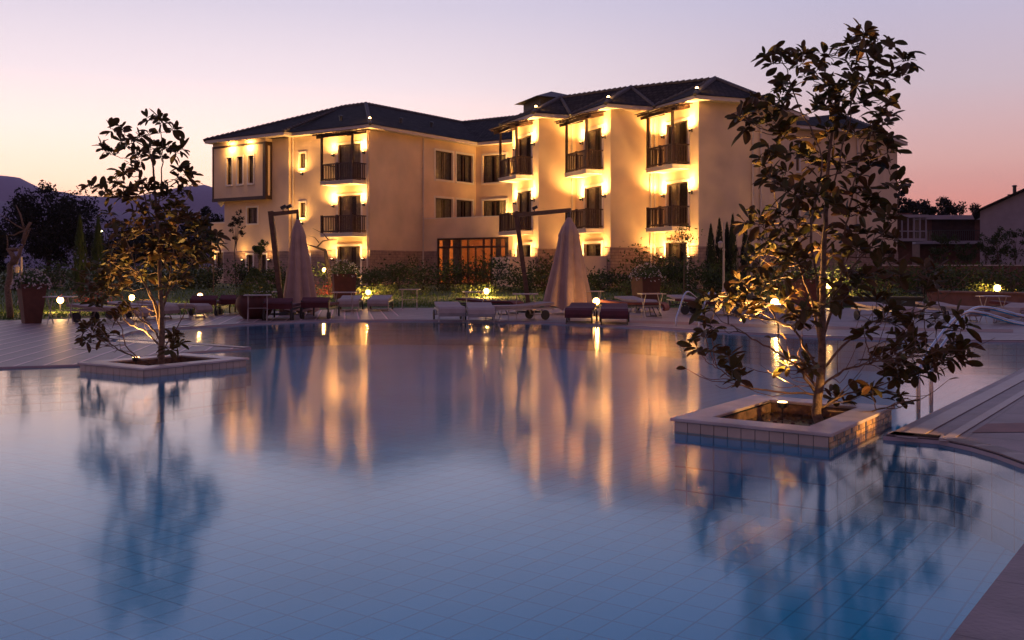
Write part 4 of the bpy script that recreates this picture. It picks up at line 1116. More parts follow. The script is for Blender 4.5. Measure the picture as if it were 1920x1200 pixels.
BL = [(380, 592, 2, 'dark red folded sun lounger below the lawn lamp, leftmost of the four'),
      (434, 590, 0, 'dark red folded sun lounger between the lawn lamp and the small tables'),
      (520, 601, 4, 'dark red folded sun lounger at the foot of the narrower closed parasol'),
      (590, 598, 0, 'dark red folded sun lounger just right of the narrower closed parasol')]
def scatter(proto_fn, lst, group, zoff=.0):
    proto = None
    for (px, py, a, lab) in lst:
        if proto is None: proto = proto_fn(); o = proto
        else: o = copy_tree(proto)
        o.location = gp(px, py, DZ); o.location.z = DZ+zoff
        o.rotation_euler = (0, 0, R(a)); o['label'] = lab; o['group'] = group
scatter(lambda: lounger('w'), [(a, b_, c, d) for a, b_, c, d in WL], 'pale cushioned sun loungers on the deck')
scatter(lambda: lounger('r', True), RL, 'dark red sun loungers on the far deck')
scatter(bench_lounger, BL, 'folded dark red sun loungers on the far deck')
def side_table():
    o = thing('side_table', '', 'table', (0, 0, 0)); s_ = MB()
    s_.box(-.34, .34, -.22, .22, .66, .685); s_.build('table_top', M['white_metal'], o)
    for x in (-.24, .24):
        l_ = MB(); l_.tube([(x, -.2, .66), (x, .2, .01)], .011, 6); l_.tube([(x, .2, .66), (x, -.2, .01)], .011, 6); l_.build('leg', M['white_metal'], o)
    l_ = MB(); l_.tube([(-.24, .0, .335), (.24, .0, .335)], .009, 6); l_.build('cross_bar', M['white_metal'], o)
    return o
scatter(side_table, [(113, 608, 5, 'small folding table beside the tall flower pot on the left'), (483, 602, 10, 'small white folding table between the red loungers and the narrower parasol'),
    (498, 590, 0, 'small folding table set just behind another in front of the round pot'), (768, 581, 0, 'low folding table at the lawn edge right of the pale pair of loungers'),
    (985, 598, 0, 'small folding table beside the leaning mast of the wider parasol'), (890, 590, 10, 'small folding table behind the pale loungers below the lounge windows'),
    (1110, 588, 4, 'small folding table behind the bright deck lamp under the wider parasol'), (1222, 597, 12, 'small folding table left of the chrome ladder rails'),
    (1862, 606, 0, 'dark topped folding table behind the long handrail'), (645, 592, 0, 'small folding table in front of the pale lounger by the flower box')], 'folding side tables on the deck')

# ---------------------------------------------------------------- garden lamps
def garden_lamp(px, py, d, label, pw, r_=.075, z=None):
    p = atp(px, py, d); zb = gz(d) if d > 34 else DZ if z is None else z
    o = thing('garden_lamp', label, 'garden light', (p.x, p.y, zb)); s_ = MB()
    s_.lathe((p.x, p.y, zb), [(.06, 0), (.06, .015), (.02, .03), (.018, max(.05, p.z-zb-.09)), (.05, max(.06, p.z-zb-.07))], 10); s_.build('post', M['dark'], o)
    g_ = MB(); g_.lathe(p-Z*r_, [(r_*.3, 0), (r_*.8, r_*.35), (r_, r_), (r_*.8, r_*1.65), (r_*.3, r_*2)], 12); g_.build('globe', M['bulb'], o, smooth=True)
    s_ = MB(); s_.lathe(p+Z*r_, [(r_*1.1, 0), (r_*.6, .02)], 12); s_.build('cap', M['dark'], o)
    s_ = point('light', o, p-Vector((0, r_+.05, .0)), pw, .05)
    point('light', o, p+Vector((0, r_+.05, .0)), pw, .05)
GL = [(113, 563, 31.5, 'glowing garden lamp above the small table right of the tall flower pot', 9),
      (247, 558, 35.5, 'glowing garden lamp seen left of the farther magnolia trunk', 9), (375, 555, 36, 'glowing garden lamp behind the leftmost dark red loungers', 9),
      (662, 543, 42, 'glowing garden lamp beside the flower box, left of a close pair', 12), (690, 548, 41, 'glowing garden lamp in the low plants, right of a close pair', 9),
      (912, 546, 41.5, 'brightest garden lamp in the bed in front of the lounge windows', 26), (1118, 565, 28.5, 'glowing deck lamp between the wider parasol and the dark red loungers', 2.5),
      (1453, 568, 27.0, 'largest glowing lamp, seen through the left branches of the nearer magnolia', 14), (1553, 536, 44, 'glowing garden lamp seen right of the nearer magnolia trunk', 22),
      (1870, 540, 36.5, 'glowing garden lamp above the retaining wall at the far right', 22), (608, 506, 49, 'small glowing lamp hung on the bare twisted tree by the hotel', 2.5)]
for (px, py, d, lab, pw) in GL: garden_lamp(px, py, d, lab, pw*(1.8 if pw < 25 and d > 31 else 1), .12 if pw > 13 else .10 if pw > 2.4 else .04)

# ---------------------------------------------------------------- shrubs, hedges and small trees
def quad_leaf(mb, p, rr, s_, m=0):
    a = Vector((rr.gauss(0, 1), rr.gauss(0, 1), rr.gauss(0, 1))).normalized(); b_ = a.orthogonal().normalized()
    b_ = Matrix.Rotation(rr.random()*6.28, 3, a) @ b_
    mb.face([p-a*s_, p+b_*s_*.45, p+a*s_, p-b_*s_*.45], m)
def shrub(px, d, w_, h, label, seed, mt='shrub', n_=420, s_=.07, group='leafy shrubs in the hotel garden beds', loose=.3, name='shrub'):
    rr = random.Random(seed); b_ = at(px, d, gz(d)); o = thing(name, label, 'shrub', b_, group)
    st = MB(); fo = MB(); tips = []
    for i in range(9):
        a = rr.uniform(0, 6.28); r_ = w_*.5*rr.uniform(.2, .95); hh = h*.9*rr.uniform(.5, 1.0)*(1-.35*(r_/(w_*.5))**2)
        t_ = b_+Vector((math.cos(a)*r_, math.sin(a)*r_, hh)); m_ = b_+Vector((math.cos(a)*r_*.35, math.sin(a)*r_*.35, hh*.5))
        st.tube([b_, m_, t_], [.02, .013, .004], 4); tips += [(m_, t_)]
    for i in range(n_):
        m_, t_ = rr.choice(tips); k_ = rr.random()**.6
        c_ = m_.lerp(t_, k_) if rr.random() < .8 else b_.lerp(m_, rr.random())
        p = c_+Vector((rr.gauss(0, 1), rr.gauss(0, 1), rr.gauss(0, .4)))*w_*.5*loose
        if p.z < b_.z+.02: p.z = b_.z+.02+rr.random()*.1
        quad_leaf(fo, p, rr, s_*rr.uniform(.6, 1.3))
    st.build('stem', M['barkd'], o); fo.build('foliage', M[mt], o)
    return o
SB = [(392, 52, 2.0, 1.3, 'low leafy shrub at the foot of the annex wall'), (455, 52, 2.2, 1.5, 'bushy shrub below the timber framed bay'),
      (520, 50, 2.0, 1.4, 'shrub behind the leaning mast of the narrower parasol'), (632, 49, 2.6, 1.7, 'round shrub between the narrower parasol and the bare twisted tree'),
      (700, 50, 2.2, 1.3, 'shrub right of the lowest lit door of the left block'), (745, 49, 2.6, 1.5, 'broad shrub at the brown stone corner of the left block'),
      (790, 48, 2.8, 1.9, 'dense shrub left of the lounge windows'), (838, 47.5, 2.6, 1.8, 'tall shrub in front of the left lounge curtain'),
      (885, 48.5, 2.6, 2.0, 'dark shrub in front of the middle lounge door'), (925, 47.5, 2.6, 2.1, 'dark shrub at the right end of the lounge windows'),
      (985, 46, 2.4, 1.1, 'shrub behind the leaning mast of the wider parasol'), (1020, 49, 2.2, 2.0, 'shrub against the brown base of the first saw-tooth bay'),
      (1130, 46, 2.6, 1.15, 'shrub right of the wider closed parasol'), (1165, 47, 2.4, 1.3, 'shrub below the second saw-tooth bay terrace wall'),
      (1205, 46.5, 2.4, 2.6, 'tall loose shrub behind the white flower box'), (1245, 45.5, 2.4, 2.0, 'leafy shrub in front of the lowest door of the third bay'),
      (1290, 45, 2.5, 2.1, 'shrub at the bright corner of the third bay'), (1335, 44, 2.4, 1.5, 'shrub in front of the row of slim cypresses'),
      (1390, 43, 2.6, 1.6, 'shrub behind the white lamp post'), (1450, 44, 2.8, 1.7, 'shrub seen through the lit leaves of the nearer magnolia'),
      (1600, 44, 3.0, 1.7, 'shrub behind the nearer magnolia trunk on its right'), (1660, 43, 3.0, 1.5, 'shrub left of the dark red retaining wall'),
      (1715, 44, 3.2, 1.6, 'broad shrub above the left end of the retaining wall'), (1775, 43, 3.2, 1.8, 'broad shrub above the middle of the retaining wall'),
      (1835, 42, 2.8, 1.5, 'shrub beside the far right garden lamp'), (1905, 43, 3.0, 1.6, 'shrub at the right picture edge above the retaining wall'),
      (1530, 45, 2.6, 1.4, 'shrub beside the lamp right of the nearer magnolia trunk')]
for i, (px, d, w_, h, lab) in enumerate(SB): shrub(px, d, w_, h, lab, 100+i, 'shrub', 900, .08)
SB2 = [(900, 42.2, 1.7, .62, 'low bright leafed plants around the brightest garden lamp'), (700, 41.8, 1.6, .6, 'low bright leafed plants around the close pair of lamps'),
       (1180, 42.5, 1.3, .95, 'lit low plants left of the white flower box'), (1255, 43, 1.6, .7, 'low plants right of the white flower box'), (868, 42.6, 1.5, .5, 'low plants left of the brightest garden lamp'),
       (730, 42, 1.6, .5, 'low plants right of the close pair of lamps'), (1850, 37.6, 1.4, .9, 'lit plants just left of the far right garden lamp'), (780, 42.6, 2, .55, 'low plants at the lawn edge below the left block corner'),
       (1560, 45, 1.6, .9, 'lit plants around the lamp right of the nearer magnolia trunk'), (1455, 31, 1.0, .5, 'small lit plants behind the largest glowing lamp')]
for i, (px, d, w_, h, lab) in enumerate(SB2): shrub(px, d, w_, h, lab, 200+i, 'shrubl', 420, .05, 'low light green plants by the garden lamps')
# clipped hedges on the left, behind the lawn
for i, (px, d, w_, h, lab) in enumerate([(20, 48, 3.5, 1.3, 'dark hedge plant at the left picture edge'), (90, 49, 4.0, 1.5, 'dark hedge plant below the stone pillars'), (160, 48, 4.0, 1.7, 'dark hedge plant right of the stone pillars'),
        (235, 49, 4.0, 1.9, 'dark hedge plant behind the crown of the farther magnolia'), (310, 50, 4.0, 1.6, 'dark hedge plant behind the right of the farther magnolia'), (362, 50, 2.6, 1.3, 'dark hedge plant left of the low annex')]):
    shrub(px, d, w_, h, lab, 300+i, 'shrub', 800, .09, 'dark hedge plants behind the left lawn')
# red flower patch
shrub(628, 44, 3.4, .35, 'low bed of red flowers behind the narrower parasol', 401, 'redflower', 500, .035, 'flower beds on the lawn', name='flower_bed')
shrub(170, 38, 3.0, .25, 'low bed of red flowers beside the farther magnolia', 402, 'redflower', 300, .03, 'flower beds on the lawn', name='flower_bed')

def cypress(px, d, h, r_, label, seed, mt='conifer', group='slim cypresses against the hotel end wall'):
    rr = random.Random(seed); b_ = at(px, d, gz(d)); o = thing('cypress', label, 'tree', b_, group)
    t_ = MB(); t_.tube([b_, b_+Z*h*.9], [.05, .01], 6); t_.build('trunk', M['barkd'], o); c_ = MB()
    for i in range(900):
        z_ = rr.random(); rr_ = r_*(math.sin(math.pi*min(1, z_*.9+.10))**.7)*(1-.5*z_)*rr.uniform(.5, 1.1); a = rr.uniform(0, 6.28)
        p = b_+Vector((math.cos(a)*rr_, math.sin(a)*rr_, .15+z_*(h-.15))); L_ = rr.uniform(.08, .16)
        s_ = Vector((-math.sin(a), math.cos(a), 0))*.035; c_.face([p-s_, p+s_, p+Z*L_*1.6+Vector((math.cos(a), math.sin(a), 0))*.03])
    c_.build('crown', M[mt], o)
for i, (px, d, h) in enumerate([(1333, 46.5, 3.0), (1349, 46.8, 3.3), (1363, 47, 3.1), (1374, 46.6, 3.5), (1398, 47, 3.0)]):
    cypress(px, d, h, .32, ['slim cypress nearest the bright corner of the third bay', 'slim cypress just left of the white lamp post', 'slim cypress just right of the white lamp post', 'tallest slim cypress right of the white lamp post', 'slim cypress behind the second white post'][i], 500+i)
cypress(150, 42, 3.3, .36, 'yellow green columnar conifer left of the farther magnolia', 510, 'shrub', 'columnar conifers on the left lawn')
cypress(184, 44, 3.3, .40, 'columnar conifer behind the left branches of the farther magnolia', 511, 'shrub', 'columnar conifers on the left lawn')

def tree(px, d, h, cr, label, seed, mt='far', n_=3800, s_=.22, trunk=.25, z0=None, ch=.72, group='background trees', blobs=26, name='broadleaf_tree', tr=.22, flat=1.0):
    rr = random.Random(seed); zb = gz(d) if z0 is None else z0; b_ = at(px, d, zb); o = thing(name, label, 'tree', b_, group)
    t_ = MB(); top = b_+Z*h*.75; t_.tube([b_, b_+Z*h*trunk+Vector((rr.uniform(-.1, .1), 0, 0)), top], [tr, tr*.75, tr*.15], 8)
    c_ = MB(); cz = zb+h*(1-ch/2); cs = []
    for i in range(blobs):
        u = Vector((rr.gauss(0, 1), rr.gauss(0, 1), rr.gauss(0, 1))).normalized()*rr.uniform(.35, .95)
        c = Vector((b_.x+u.x*cr, b_.y+u.y*cr, cz+u.z*h*ch*.5*flat)); cs.append((c, rr.uniform(.16, .34)*cr))
        st = b_+Z*h*rr.uniform(trunk, .6); t_.tube([st, st.lerp(c, .5)+Z*.1*h*.2, c], [tr*.35, tr*.2, tr*.06], 5)
    for i in range(n_):
        c, r_ = rr.choice(cs); u = Vector((rr.gauss(0, 1), rr.gauss(0, 1), rr.gauss(0, .8))); u = u.normalized()*r_*rr.random()**.4*1.1
        quad_leaf(c_, c+u, rr, s_*rr.uniform(.6, 1.3))
    t_.build('trunk', M['barkd'], o); c_.build('crown', M[mt], o)
tree(92, 80, 7.6, 4.0, 'large round dark tree in front of the mountains at the left', 601, n_=12000, s_=.15, blobs=60, ch=.86, trunk=.15)
tree(405, 84, 6.6, 2.4, 'dark tree behind the low annex, left of the hotel', 602, n_=3500, s_=.15, blobs=24)
tree(345, 78, 5.2, 2.4, 'dark tree behind the right side of the farther magnolia', 603, n_=3500, s_=.15, blobs=24, ch=.85)
tree(-25, 60, 4.6, 1.8, 'dark tree cut by the left picture edge', 604, n_=2500, s_=.15, ch=.9)
tree(225, 95, 6.0, 4.2, 'dark tree beyond the street lamp, behind the farther magnolia', 605, n_=4200, s_=.18, ch=.9, blobs=34)
tree(290, 92, 5.4, 3.4, 'low dark tree beyond the farther magnolia trunk', 606, n_=3200, s_=.18, ch=.9)
for i, (px, d, h, cr, lab) in enumerate([(1712, 110, 8.4, 3.0, 'dark tree beyond the glazed house, leftmost of the right hand row'), (1750, 112, 9.0, 2.0, 'dark tree with sky gaps, second of the right hand row'),
        (1778, 112, 9.2, 2.2, 'tallest dark tree of the right hand row'), (1812, 111, 8.8, 2.4, 'dark tree just left of the gabled white house'), (1690, 100, 8.8, 1.8, 'dark tree right behind the far hotel block')]):
    tree(px, d, h, cr, lab, 620+i, n_=2300, s_=.20, blobs=20, ch=.6, trunk=.4, group='row of dark trees behind the houses on the right')
tree(443, 52, 4.2, .62, 'slim pale young tree in front of the bay', 640, 'far', 500, .07, .45, blobs=14, ch=.5, tr=.03, group='young trees in front of the hotel')
tree(487, 44, 2.5, .45, 'small round headed tree left of the narrower parasol', 641, 'shrub', 900, .05, .6, blobs=14, ch=.36, tr=.04, group='young trees in front of the hotel')
tree(1282, 42, 3.1, .85, 'young loose tree in front of the third bay with lit leaves', 642, 'shrubl', 260, .06, .6, blobs=14, ch=.35, tr=.03, group='young trees in front of the hotel')
tree(400, 46, 2.8, .5, 'young tree beside the annex window', 643, 'shrubl', 500, .06, .5, blobs=12, ch=.5, tr=.03, group='young trees in front of the hotel')
for i, (px, h) in enumerate([(1815, 3.2), (1850, 2.9), (1872, 3.4), (1903, 3.8), (1765, 3.6)]):
    tree(px, 58, h, .9, ['young tree in front of the left of the gabled house wall', 'small pointed tree in front of the gabled house', 'young tree left of the tallest in front of the gabled house', 'tallest young tree in front of the gabled house', 'thin young tree beyond the upper garden wall'][i], 650+i, 'shrub', 700, .08, .3, blobs=14, ch=.7, tr=.04, group='young trees in front of the gabled house')

# bare sculptural trees
def bare(base, lines, label, mt='bark'):
    o = thing('bare_tree', label, 'tree', base); s_ = MB()
    for (r0, r1, pts) in lines:
        s_.tube(pts, [r0+(r1-r0)*i/(len(pts)-1) for i in range(len(pts))], 8)
    s_.build('trunk', M[mt], o, smooth=True)
dd = 27.5
f = lambda px, py, d=27.5: atp(px, py, d)
bare(f(19, 597), [(.09, .07, [f(20, 600), f(17, 570), f(14, 540), f(19, 515), f(18, 497), f(27, 490), f(32, 492)]), (.085, .05, [f(22, 496), f(26, 484), f(21, 474), f(15, 468), f(24, 468), f(33, 468)]),
     (.06, .045, [f(27, 493), f(36, 478), f(40, 462)]), (.055, .04, [f(43, 458), f(46, 440), f(52, 425), f(57, 417)]), (.02, .015, [f(30, 492), f(40, 470), f(50, 445), f(57, 428)]),
     (.03, .01, [f(47, 432), f(38, 435), f(26, 441), f(16, 440)]), (.02, .006, [f(45, 430), f(30, 422), f(15, 412), f(0, 402)]), (.022, .008, [f(14, 468), f(14, 450), f(12, 440)]), (.03, .012, [f(45, 430), f(38, 402), f(30, 385)])],
     'twisted bare pale trunk with broken limbs at the left edge')
f2_ = lambda px, py: atp(px, py, 44)
bare(f2_(622, 565), [(.10, .07, [f2_(622, 575), f2_(618, 530), f2_(612, 490), f2_(610, 470)]), (.07, .05, [f2_(626, 575), f2_(630, 540), f2_(618, 505), f2_(612, 478)]), (.06, .015, [f2_(611, 470), f2_(594, 464), f2_(585, 461), f2_(575, 458)]),
     (.04, .01, [f2_(594, 464), f2_(605, 452), f2_(618, 450), f2_(632, 449)]), (.025, .006, [f2_(616, 450), f2_(606, 438), f2_(586, 428)]), (.02, .006, [f2_(598, 455), f2_(590, 445), f2_(578, 442)]), (.03, .008, [f2_(618, 500), f2_(635, 498), f2_(648, 494)])],
     'twisted bare tree right of the narrower parasol', 'barkd')
f3_ = lambda px, py: atp(px, py, 38)
bare(f3_(1403, 560), [(.05, .03, [f3_(1403, 575), f3_(1402, 520), f3_(1406, 460), f3_(1407, 430)]), (.03, .012, [f3_(1402, 480), f3_(1398, 460), f3_(1404, 440)]), (.02, .006, [f3_(1400, 440), f3_(1380, 425), f3_(1365, 422)])], 'slender pale bare trunk left of the lit magnolia leaves')

# ---------------------------------------------------------------- pots
def square_pot(px, py, d, wb, wt, h, mt, label, rz=R(20), flowers=('flower', 160), cat='flower pot'):
    p = at(px, d, gz(d) if d > 34 else DZ); o = thing('flower_pot', label, cat, p, None, rz); o['_org'] = tuple(p); s_ = MB()
    R_ = Matrix.Rotation(0, 3, 'Z'); c = [Vector((sx, sy, 0)) for sx, sy in ((-1, -1), (1, -1), (1, 1), (-1, 1))]
    s_.mesh([p+v*wb for v in c]+[p+v*wt+Z*h for v in c]+[p+v*wt*.9+Z*h for v in c]+[p+v*wt*.9+Z*(h-.08) for v in c],
            [(0,1,5,4), (1,2,6,5), (2,3,7,6), (3,0,4,7), (4,5,9,8), (5,6,10,9), (6,7,11,10), (7,4,8,11), (8,9,13,12), (9,10,14,13), (10,11,15,14), (11,8,12,15), (12,13,14,15), (3,2,1,0)])
    s_.build('pot', M[mt], o); rr = random.Random(int(px)); g_ = MB(); fl = MB()
    for i in range(500):
        u = Vector((rr.gauss(0, 1), rr.gauss(0, 1), abs(rr.gauss(0, 1)))).normalized()*rr.random()**.5
        q_ = p+Z*(h-.05)+Vector((u.x*wt*1.5, u.y*wt*1.5, u.z*wt*1.3-.25*wt*(u.x*u.x+u.y*u.y))); quad_leaf(g_, q_, rr, .045)
    for i in range(flowers[1]):
        u = Vector((rr.gauss(0, 1), rr.gauss(0, 1), abs(rr.gauss(0, 1)))).normalized()
        q_ = p+Z*(h-.03)+Vector((u.x*wt*1.55, u.y*wt*1.55, u.z*wt*1.35-.3*wt*(u.x*u.x+u.y*u.y)))
        for k_ in range(3): quad_leaf(fl, q_, rr, .035)
    g_.build('foliage', M['shrub'], o); fl.build('flowers', M[flowers[0]], o)
square_pot(59, 607, 24.9, .19, .30, .98, 'pottc', 'tall tapered terracotta pot full of white flowers at the left', R(38))
square_pot(645, 560, 40.5, .40, .46, 1.0, 'potred', 'dark red square flower box left of the close pair of lamps', R(15), ('flower', 120))
square_pot(1211, 558, 38.0, .36, .42, .95, 'potred', 'dark square box of white flowers below the second bay', R(25), ('flower', 140))
square_pot(1512, 590, 30.5, .34, .44, 1.05, 'potred', 'dark red square pot behind the nearer magnolia trunk', R(20), ('flower', 100))
p = gp(478, 597, DZ); o = thing('round_pot', 'big round dark red pot with a clipped cone of green behind the small tables', 'flower pot', p)
s_ = MB(); s_.lathe(p, [(.30, 0), (.42, .12), (.52, .34), (.50, .52), (.44, .60), (.47, .64), (.40, .64), (.38, .58)], 24); s_.build('pot', M['potred'], o, smooth=True)
rr = random.Random(4); fo = MB()
for i in range(1500):
    z_ = rr.random(); r_ = (.48*(1-z_)**.7+.03)*rr.uniform(.75, 1.05); a = rr.uniform(0, 6.28); quad_leaf(fo, p+Vector((math.cos(a)*r_, math.sin(a)*r_, .60+z_*.75)), rr, .04)
fo.build('foliage', M['shrubl'], o)
shrub(508, 33, .9, .8, 'small round bush behind the foot of the narrower parasol', 410, 'shrub', 500, .045, None)

# ---------------------------------------------------------------- left background: pillars, street lamp, pole, white posts
def pillar(px, d, w_, z1, label):
    b_ = at(px, d, gz(d)); o = thing('stone_pillar', label, 'pillar', b_, 'stone pillars on the left'); s_ = MB()
    s_.pbox(b_-Vector((w_/2, w_/2, 0)), (w_, 0, 0), (0, w_, 0), (0, 0, z1-gz(d))); s_.build('shaft', M['stonelight'], o)
    s_ = MB(); s_.pbox(b_+Vector((-w_/2-.06, -w_/2-.06, z1-gz(d))), (w_+.12, 0, 0), (0, w_+.12, 0), (0, 0, .10)); s_.build('cap', M['stonelight'], o)
M['stonelight'] = brick_over(mat('pillar_stone', (.30, .24, .21), .85, .2, 3), .4, .14, .012, (.5, .45, .45), .7)
pillar(61, 54, .78, 1.05, 'square stone pillar above the tall flower pot'); pillar(105, 56, .75, 1.15, 'square stone pillar right of the other, behind the lawn lamp')
M['postlamp'] = emis('street_lamp_glow', (1, .9, .45), 10)
b_ = at(198, 90, 0); o = thing('street_lamp', 'thin street lamp with a pale yellow light seen left of the farther magnolia crown', 'street light', b_); s_ = MB()
s_.tube([b_, b_+Z*4.6, b_+Z*4.8+Vector((-.3, 0, 0))], [.06, .04, .03], 6); s_.build('post', M['dark'], o); s_ = MB(); s_.lathe(b_+Vector((-.45, 0, 4.65)), [(.12, 0), (.2, .08), (.1, .16)], 10); s_.build('lamp_head', M['postlamp'], o)
b_ = at(216, 110, 0); o = thing('utility_pole', 'dark utility pole with wires behind the farther magnolia', 'utility pole', b_); s_ = MB()
s_.tube([b_, b_+Z*7.0], [.13, .1], 8); s_.build('post', M['barkd'], o); s_ = MB(); s_.bar(b_+Z*6.6-Vector((.8, 0, 0)), b_+Z*6.6+Vector((.8, 0, 0)), .1, .1); s_.build('crossarm', M['barkd'], o)
for k_ in (-.7, .7):
    s_ = MB(); a = b_+Vector((k_, 0, 6.65)); e_ = at(-200, 95, 5.0+k_*.5); s_.tube([a.lerp(e_, i/12)-Z*(1.2*math.sin(math.pi*i/12)) for i in range(13)], .012, 4); s_.build('wire', M['dark'], o)
    s_ = MB(); e_ = at(500, 130, 7.6+k_*.5); s_.tube([a.lerp(e_, i/12)-Z*(1.0*math.sin(math.pi*i/12)) for i in range(13)], .012, 4); s_.build('wire', M['dark'], o)
def white_post(px, d, z1, label):
    b_ = at(px, d, gz(d)); o = thing('lamp_post', label, 'lamp post', b_, 'white garden lamp posts'); s_ = MB()
    s_.lathe(b_, [(.14, 0), (.14, .12), (.06, .35), (.045, .5), (.04, z1*.62), (.06, z1*.64), (.04, z1*.66), (.035, z1)], 10); s_.build('post', M['white_metal'], o)
    s_ = MB(); s_.lathe(b_+Vector((-.14, -.05, z1*.66)), [(.05, 0), (.09, .05), (.09, .2), (.12, .22), (.03, .3)], 8); s_.bar(b_+Z*(z1*.72), b_+Z*(z1*.72)+Vector((-.14, -.05, .1)), .02, .02); s_.build('lantern', M['white_metal'], o)
white_post(1357, 41, 3.1, 'white garden lamp post in front of the slim cypresses'); white_post(1409, 40, 2.9, 'white garden post at the left edge of the lit magnolia leaves'); white_post(40, 36, 1.75, 'white post behind the tall flower pot on the left')

# ---------------------------------------------------------------- right side: walls and houses
M['redwall'] = mat('red_brown_wall', (.13, .055, .045), .8, .25, 3, .3, 30)
def garden_wall(pts, z0, z1, th, label, mt, cap=None, name='garden_wall'):
    o = thing(name, label, 'wall', (pts[0].x, pts[0].y, z0)); s_ = MB(); c_ = MB()
    for a, b_ in zip(pts[:-1], pts[1:]):
        a = Vector((a.x, a.y, 0)); b_ = Vector((b_.x, b_.y, 0)); d = b_-a; nr = Vector((-d.y, d.x, 0)).normalized()*th
        s_.pbox(a+Z*z0, d, nr, Z*(z1-z0)); c_.pbox(a+Z*z1-nr*.15, d, nr*1.3, Z*.06)
    s_.build('wall', M[mt], o); c_.build('coping', M[cap or mt], o)
garden_wall([at(1738, 33.8, 0), at(1960, 30.5, 0), at(2300, 27, 0)], 0, .58, .5, 'dark red brown retaining wall behind the right hand loungers', 'redwall', 'redwall')
M['greenwall'] = mat('dull_green_wall', (.06, .06, .045), .85, .2, 3)
garden_wall([at(1560, 35.2, 0), at(1734, 34.8, 0)], 0, .34, .4, 'low dull green wall left of the dark red retaining wall', 'greenwall')
garden_wall([at(1640, 52, 0), at(2300, 49, 0)], .2, 1.52, .3, 'long upper garden wall with pale coping in front of the houses on the right', 'redwall', 'stonecap')
# gabled white house at the right edge
M['hwall'] = mat('house_wall', (.30, .26, .30), .85, .1, 1.5)
d = 70; HB = at(1842, d, .38); hx = lambda px, py, dd_=0: atp(px, py, d+dd_)
o = thing('gabled_house', 'pale gabled house with a chimney at the right picture edge', 'house', HB); s_ = MB()
xl, xr, xm = at(1838, d, 0).x, at(2040, d, 0).x, at(1935, d, 0).x
zl = atp(0, 396, d).z; zm = atp(0, 350, d).z
s_.face([(xl, d, 0), (xr, d, 0), (xr, d, zl), (xm, d, zm), (xl, d, zl)]); s_.face([(xl, d+9, 0), (xl, d, 0), (xl, d, zl), (xl, d+9, zl)]); s_.face([(xr, d, 0), (xr, d+9, 0), (xr, d+9, zl), (xr, d, zl)])
s_.face([(xr, d+9, 0), (xl, d+9, 0), (xl, d+9, zl), (xm, d+9, zm), (xr, d+9, zl)]); s_.build('wall', M['hwall'], o)
s_ = MB(); sl = (zm-zl)/(xm-xl); 
for sg, xe in ((-1, xl-.5), (1, xr+.5)):
    ze = zm-sl*abs(xe-xm); s_.pbox(Vector((xm, d-.4, zm+.03)), Vector((xe-xm, 0, ze-zm)), Vector((0, 9.8, 0)), Vector((0, 0, .16)))
s_.build('roof', M['roof'], o)
s_ = MB(); c = atp(1877, 375, d+1.5); s_.pbox(c+Vector((-.45, 0, -1.4)), (.85, 0, 0), (0, .7, 0), (0, 0, 1.75)); co = s_.build('chimney', M['redwall'], o); o.rotation_euler.z = R(-26)
s_ = MB(); s_.lathe(c+Vector((0, .35, .35)), [(.12, 0), (.12, .55), (.17, .56), (.17, .62), (.1, .66)], 10); s_.build('flue', M['dark'], co)
d2 = 77; s_ = MB(); xg = at(1930, d2, 0).x; xa = at(1868, d2, 0).x; xb2 = at(2050, d2, 0).x; za = atp(0, 385, d2).z; zg = atp(0, 352, d2).z
# lower wing between the houses
d = 84; HW = at(1840, d, .3); o = thing('low_house', 'low dark house with a long pale flat roof between the trees and the gabled house', 'house', HW); s_ = MB()
x0, x1 = at(1725, d, 0).x, at(1850, d, 0).x; z1 = atp(0, 412, d).z
s_.box(x0, x1, d, d+7, 0, z1); s_.build('wall', M['redwall'], o)
s_ = MB(); s_.box(x0-.3, x1+.3, d-.8, d+7.4, z1, z1+.35); s_.build('roof', M['hwall'], o)
s_ = MB(); zb_ = atp(0, 458, d).z; s_.box(x0-1, x1, d-1.6, d-.003, zb_, zb_+.25); bo_ = s_.build('balcony', M['hwall'], o)
s_ = MB(); 
for i in range(40): xx = x0-1+(x1-x0+1)*i/39; s_.box(xx-.02, xx+.02, d-1.55, d-1.5, zb_+.25, zb_+1.1)
s_.box(x0-1, x1, d-1.56, d-1.48, zb_+1.1, zb_+1.16); s_.build('railing', M['dark'], bo_)
for i in range(4):
    xx = x0+1+(x1-x0-2)*i/4; s_ = MB(); s_.box(xx, xx+.9, d-.03, d-.003, zb_+.35, zb_+2.2); s_.build('window', M['glass'], o)
# glazed bay house
d = 74; o = thing('glazed_house', 'house with a white framed glazed upper bay right of the far hotel block', 'house', at(1700, d, .3)); s_ = MB()
x0, x1 = at(1668, d, 0).x, at(1738, d, 0).x; z0_ = atp(0, 447, d).z; z1_ = atp(0, 408, d).z
s_.box(x0-3, x1-.6, d+1.2, d+6, 0, z1_+.4); s_.build('wall', M['redwall'], o)
s_ = MB(); s_.box(x0, x1, d, d+4, z0_-.2, z0_); s_.box(x0-.1, x1+.1, d-.1, d+4, z1_, z1_+.22)
n_ = 6
for i in range(n_+1): xx = x0+(x1-x0-.1)*i/n_; s_.box(xx, xx+.1, d+.01, d+.1, z0_, z1_)
s_.box(x0, x1, d+.02, d+.09, z0_+.5, z0_+.58)
s_.build('bay_frame', M['hwall'], o); s_ = MB(); s_.box(x0+.05, x1-.05, d+.05, d+3.9, z0_+.01, z1_-.01); s_.build('bay_glass', M['glass'], o)

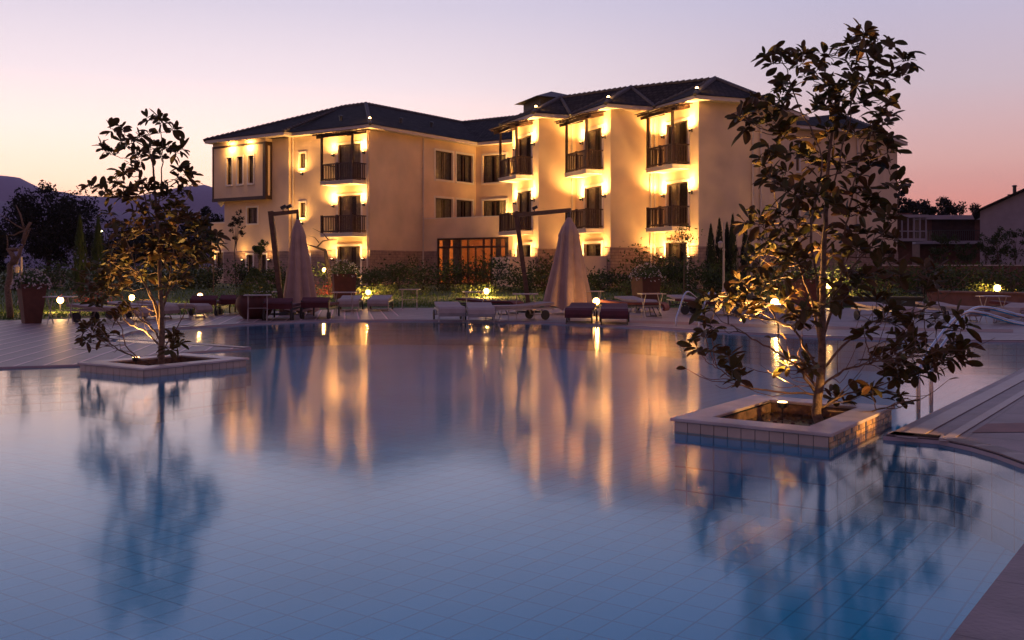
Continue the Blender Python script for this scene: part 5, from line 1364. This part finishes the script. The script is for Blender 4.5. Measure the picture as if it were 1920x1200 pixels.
# ---------------------------------------------------------------- mountains
def mountain(prof, y0, label, mt, seed, depth=900):
    rr = random.Random(seed); s_ = MB(); nx = 120; ny = 14; xs = [prof[0][0]+(prof[-1][0]-prof[0][0])*i/nx for i in range(nx+1)]
    def ph(px):
        for (a, b_), (c, e_) in zip(prof[:-1], prof[1:]):
            if a <= px <= c: return b_+(e_-b_)*(px-a)/(c-a)
        return prof[-1][1]
    from mathutils import noise
    vs = []
    for j in range(ny+1):
        t_ = j/ny; Y = y0+depth*(t_-.5)
        for i, px in enumerate(xs):
            X = (px-960)/FP*y0; hz_ = (503-(ph(px)+rr.uniform(-.8, .8)))/FP*y0
            f_ = max(0, math.cos((t_-.5)*math.pi))**.9
            nz = noise.noise(Vector((X/260, Y/260, seed)))*.16*hz_*(4*abs(t_-.5)*(1-abs(t_-.5)))
            vs.append((X*(1+.12*(t_-.5)), Y, -5+(hz_+5)*f_+nz))
    fs = [(j*(nx+1)+i, j*(nx+1)+i+1, (j+1)*(nx+1)+i+1, (j+1)*(nx+1)+i) for j in range(ny) for i in range(nx)]
    s_.mesh(vs, fs); return struct(s_.build(label, mt, smooth=True))
M['mount'] = mat('hazed_mountain_forest', (.16, .13, .21), .95, .15, .004)  # forest colour shifted to pale purple, painting in part of the distance haze
M['mount2'] = mat('hazed_foothill_forest', (.11, .09, .15), .95, .15, .006)  # same haze tint painted in, darker for the nearer ridge
mountain([(-700, 380), (-300, 340), (-100, 322), (0, 327), (40, 333), (75, 353), (120, 359), (150, 366), (200, 369), (250, 366), (290, 362), (330, 351), (385, 345), (410, 354), (470, 372), (600, 392), (800, 400), (1000, 392), (1300, 410), (1600, 440), (1750, 470), (1900, 492)], 3000, 'mountain', M['mount'], 3)
mountain([(-700, 400), (-200, 372), (0, 376), (60, 381), (150, 391), (260, 399), (330, 392), (420, 400), (600, 430), (900, 450), (1200, 470), (1500, 485)], 2200, 'foothill', M['mount2'], 5, 700)

# ---------------------------------------------------------------- evening air
hz = MB(); hz.box(-5200, 5200, -200, 3560, -6.5, 330)
hm = bpy.data.materials.new('air'); hm.use_nodes = True; n = hm.node_tree; n.nodes.remove(n.nodes['Principled BSDF'])
pv = n.nodes.new('ShaderNodeVolumePrincipled'); pv.inputs['Color'].default_value = (.80, .70, .92, 1); pv.inputs['Density'].default_value = .00010
n.links.new(pv.outputs[0], n.nodes['Material Output'].inputs['Volume'])
ho = hz.build('haze', hm); ho['kind'] = 'stuff'
S.cycles.volume_bounces = 0
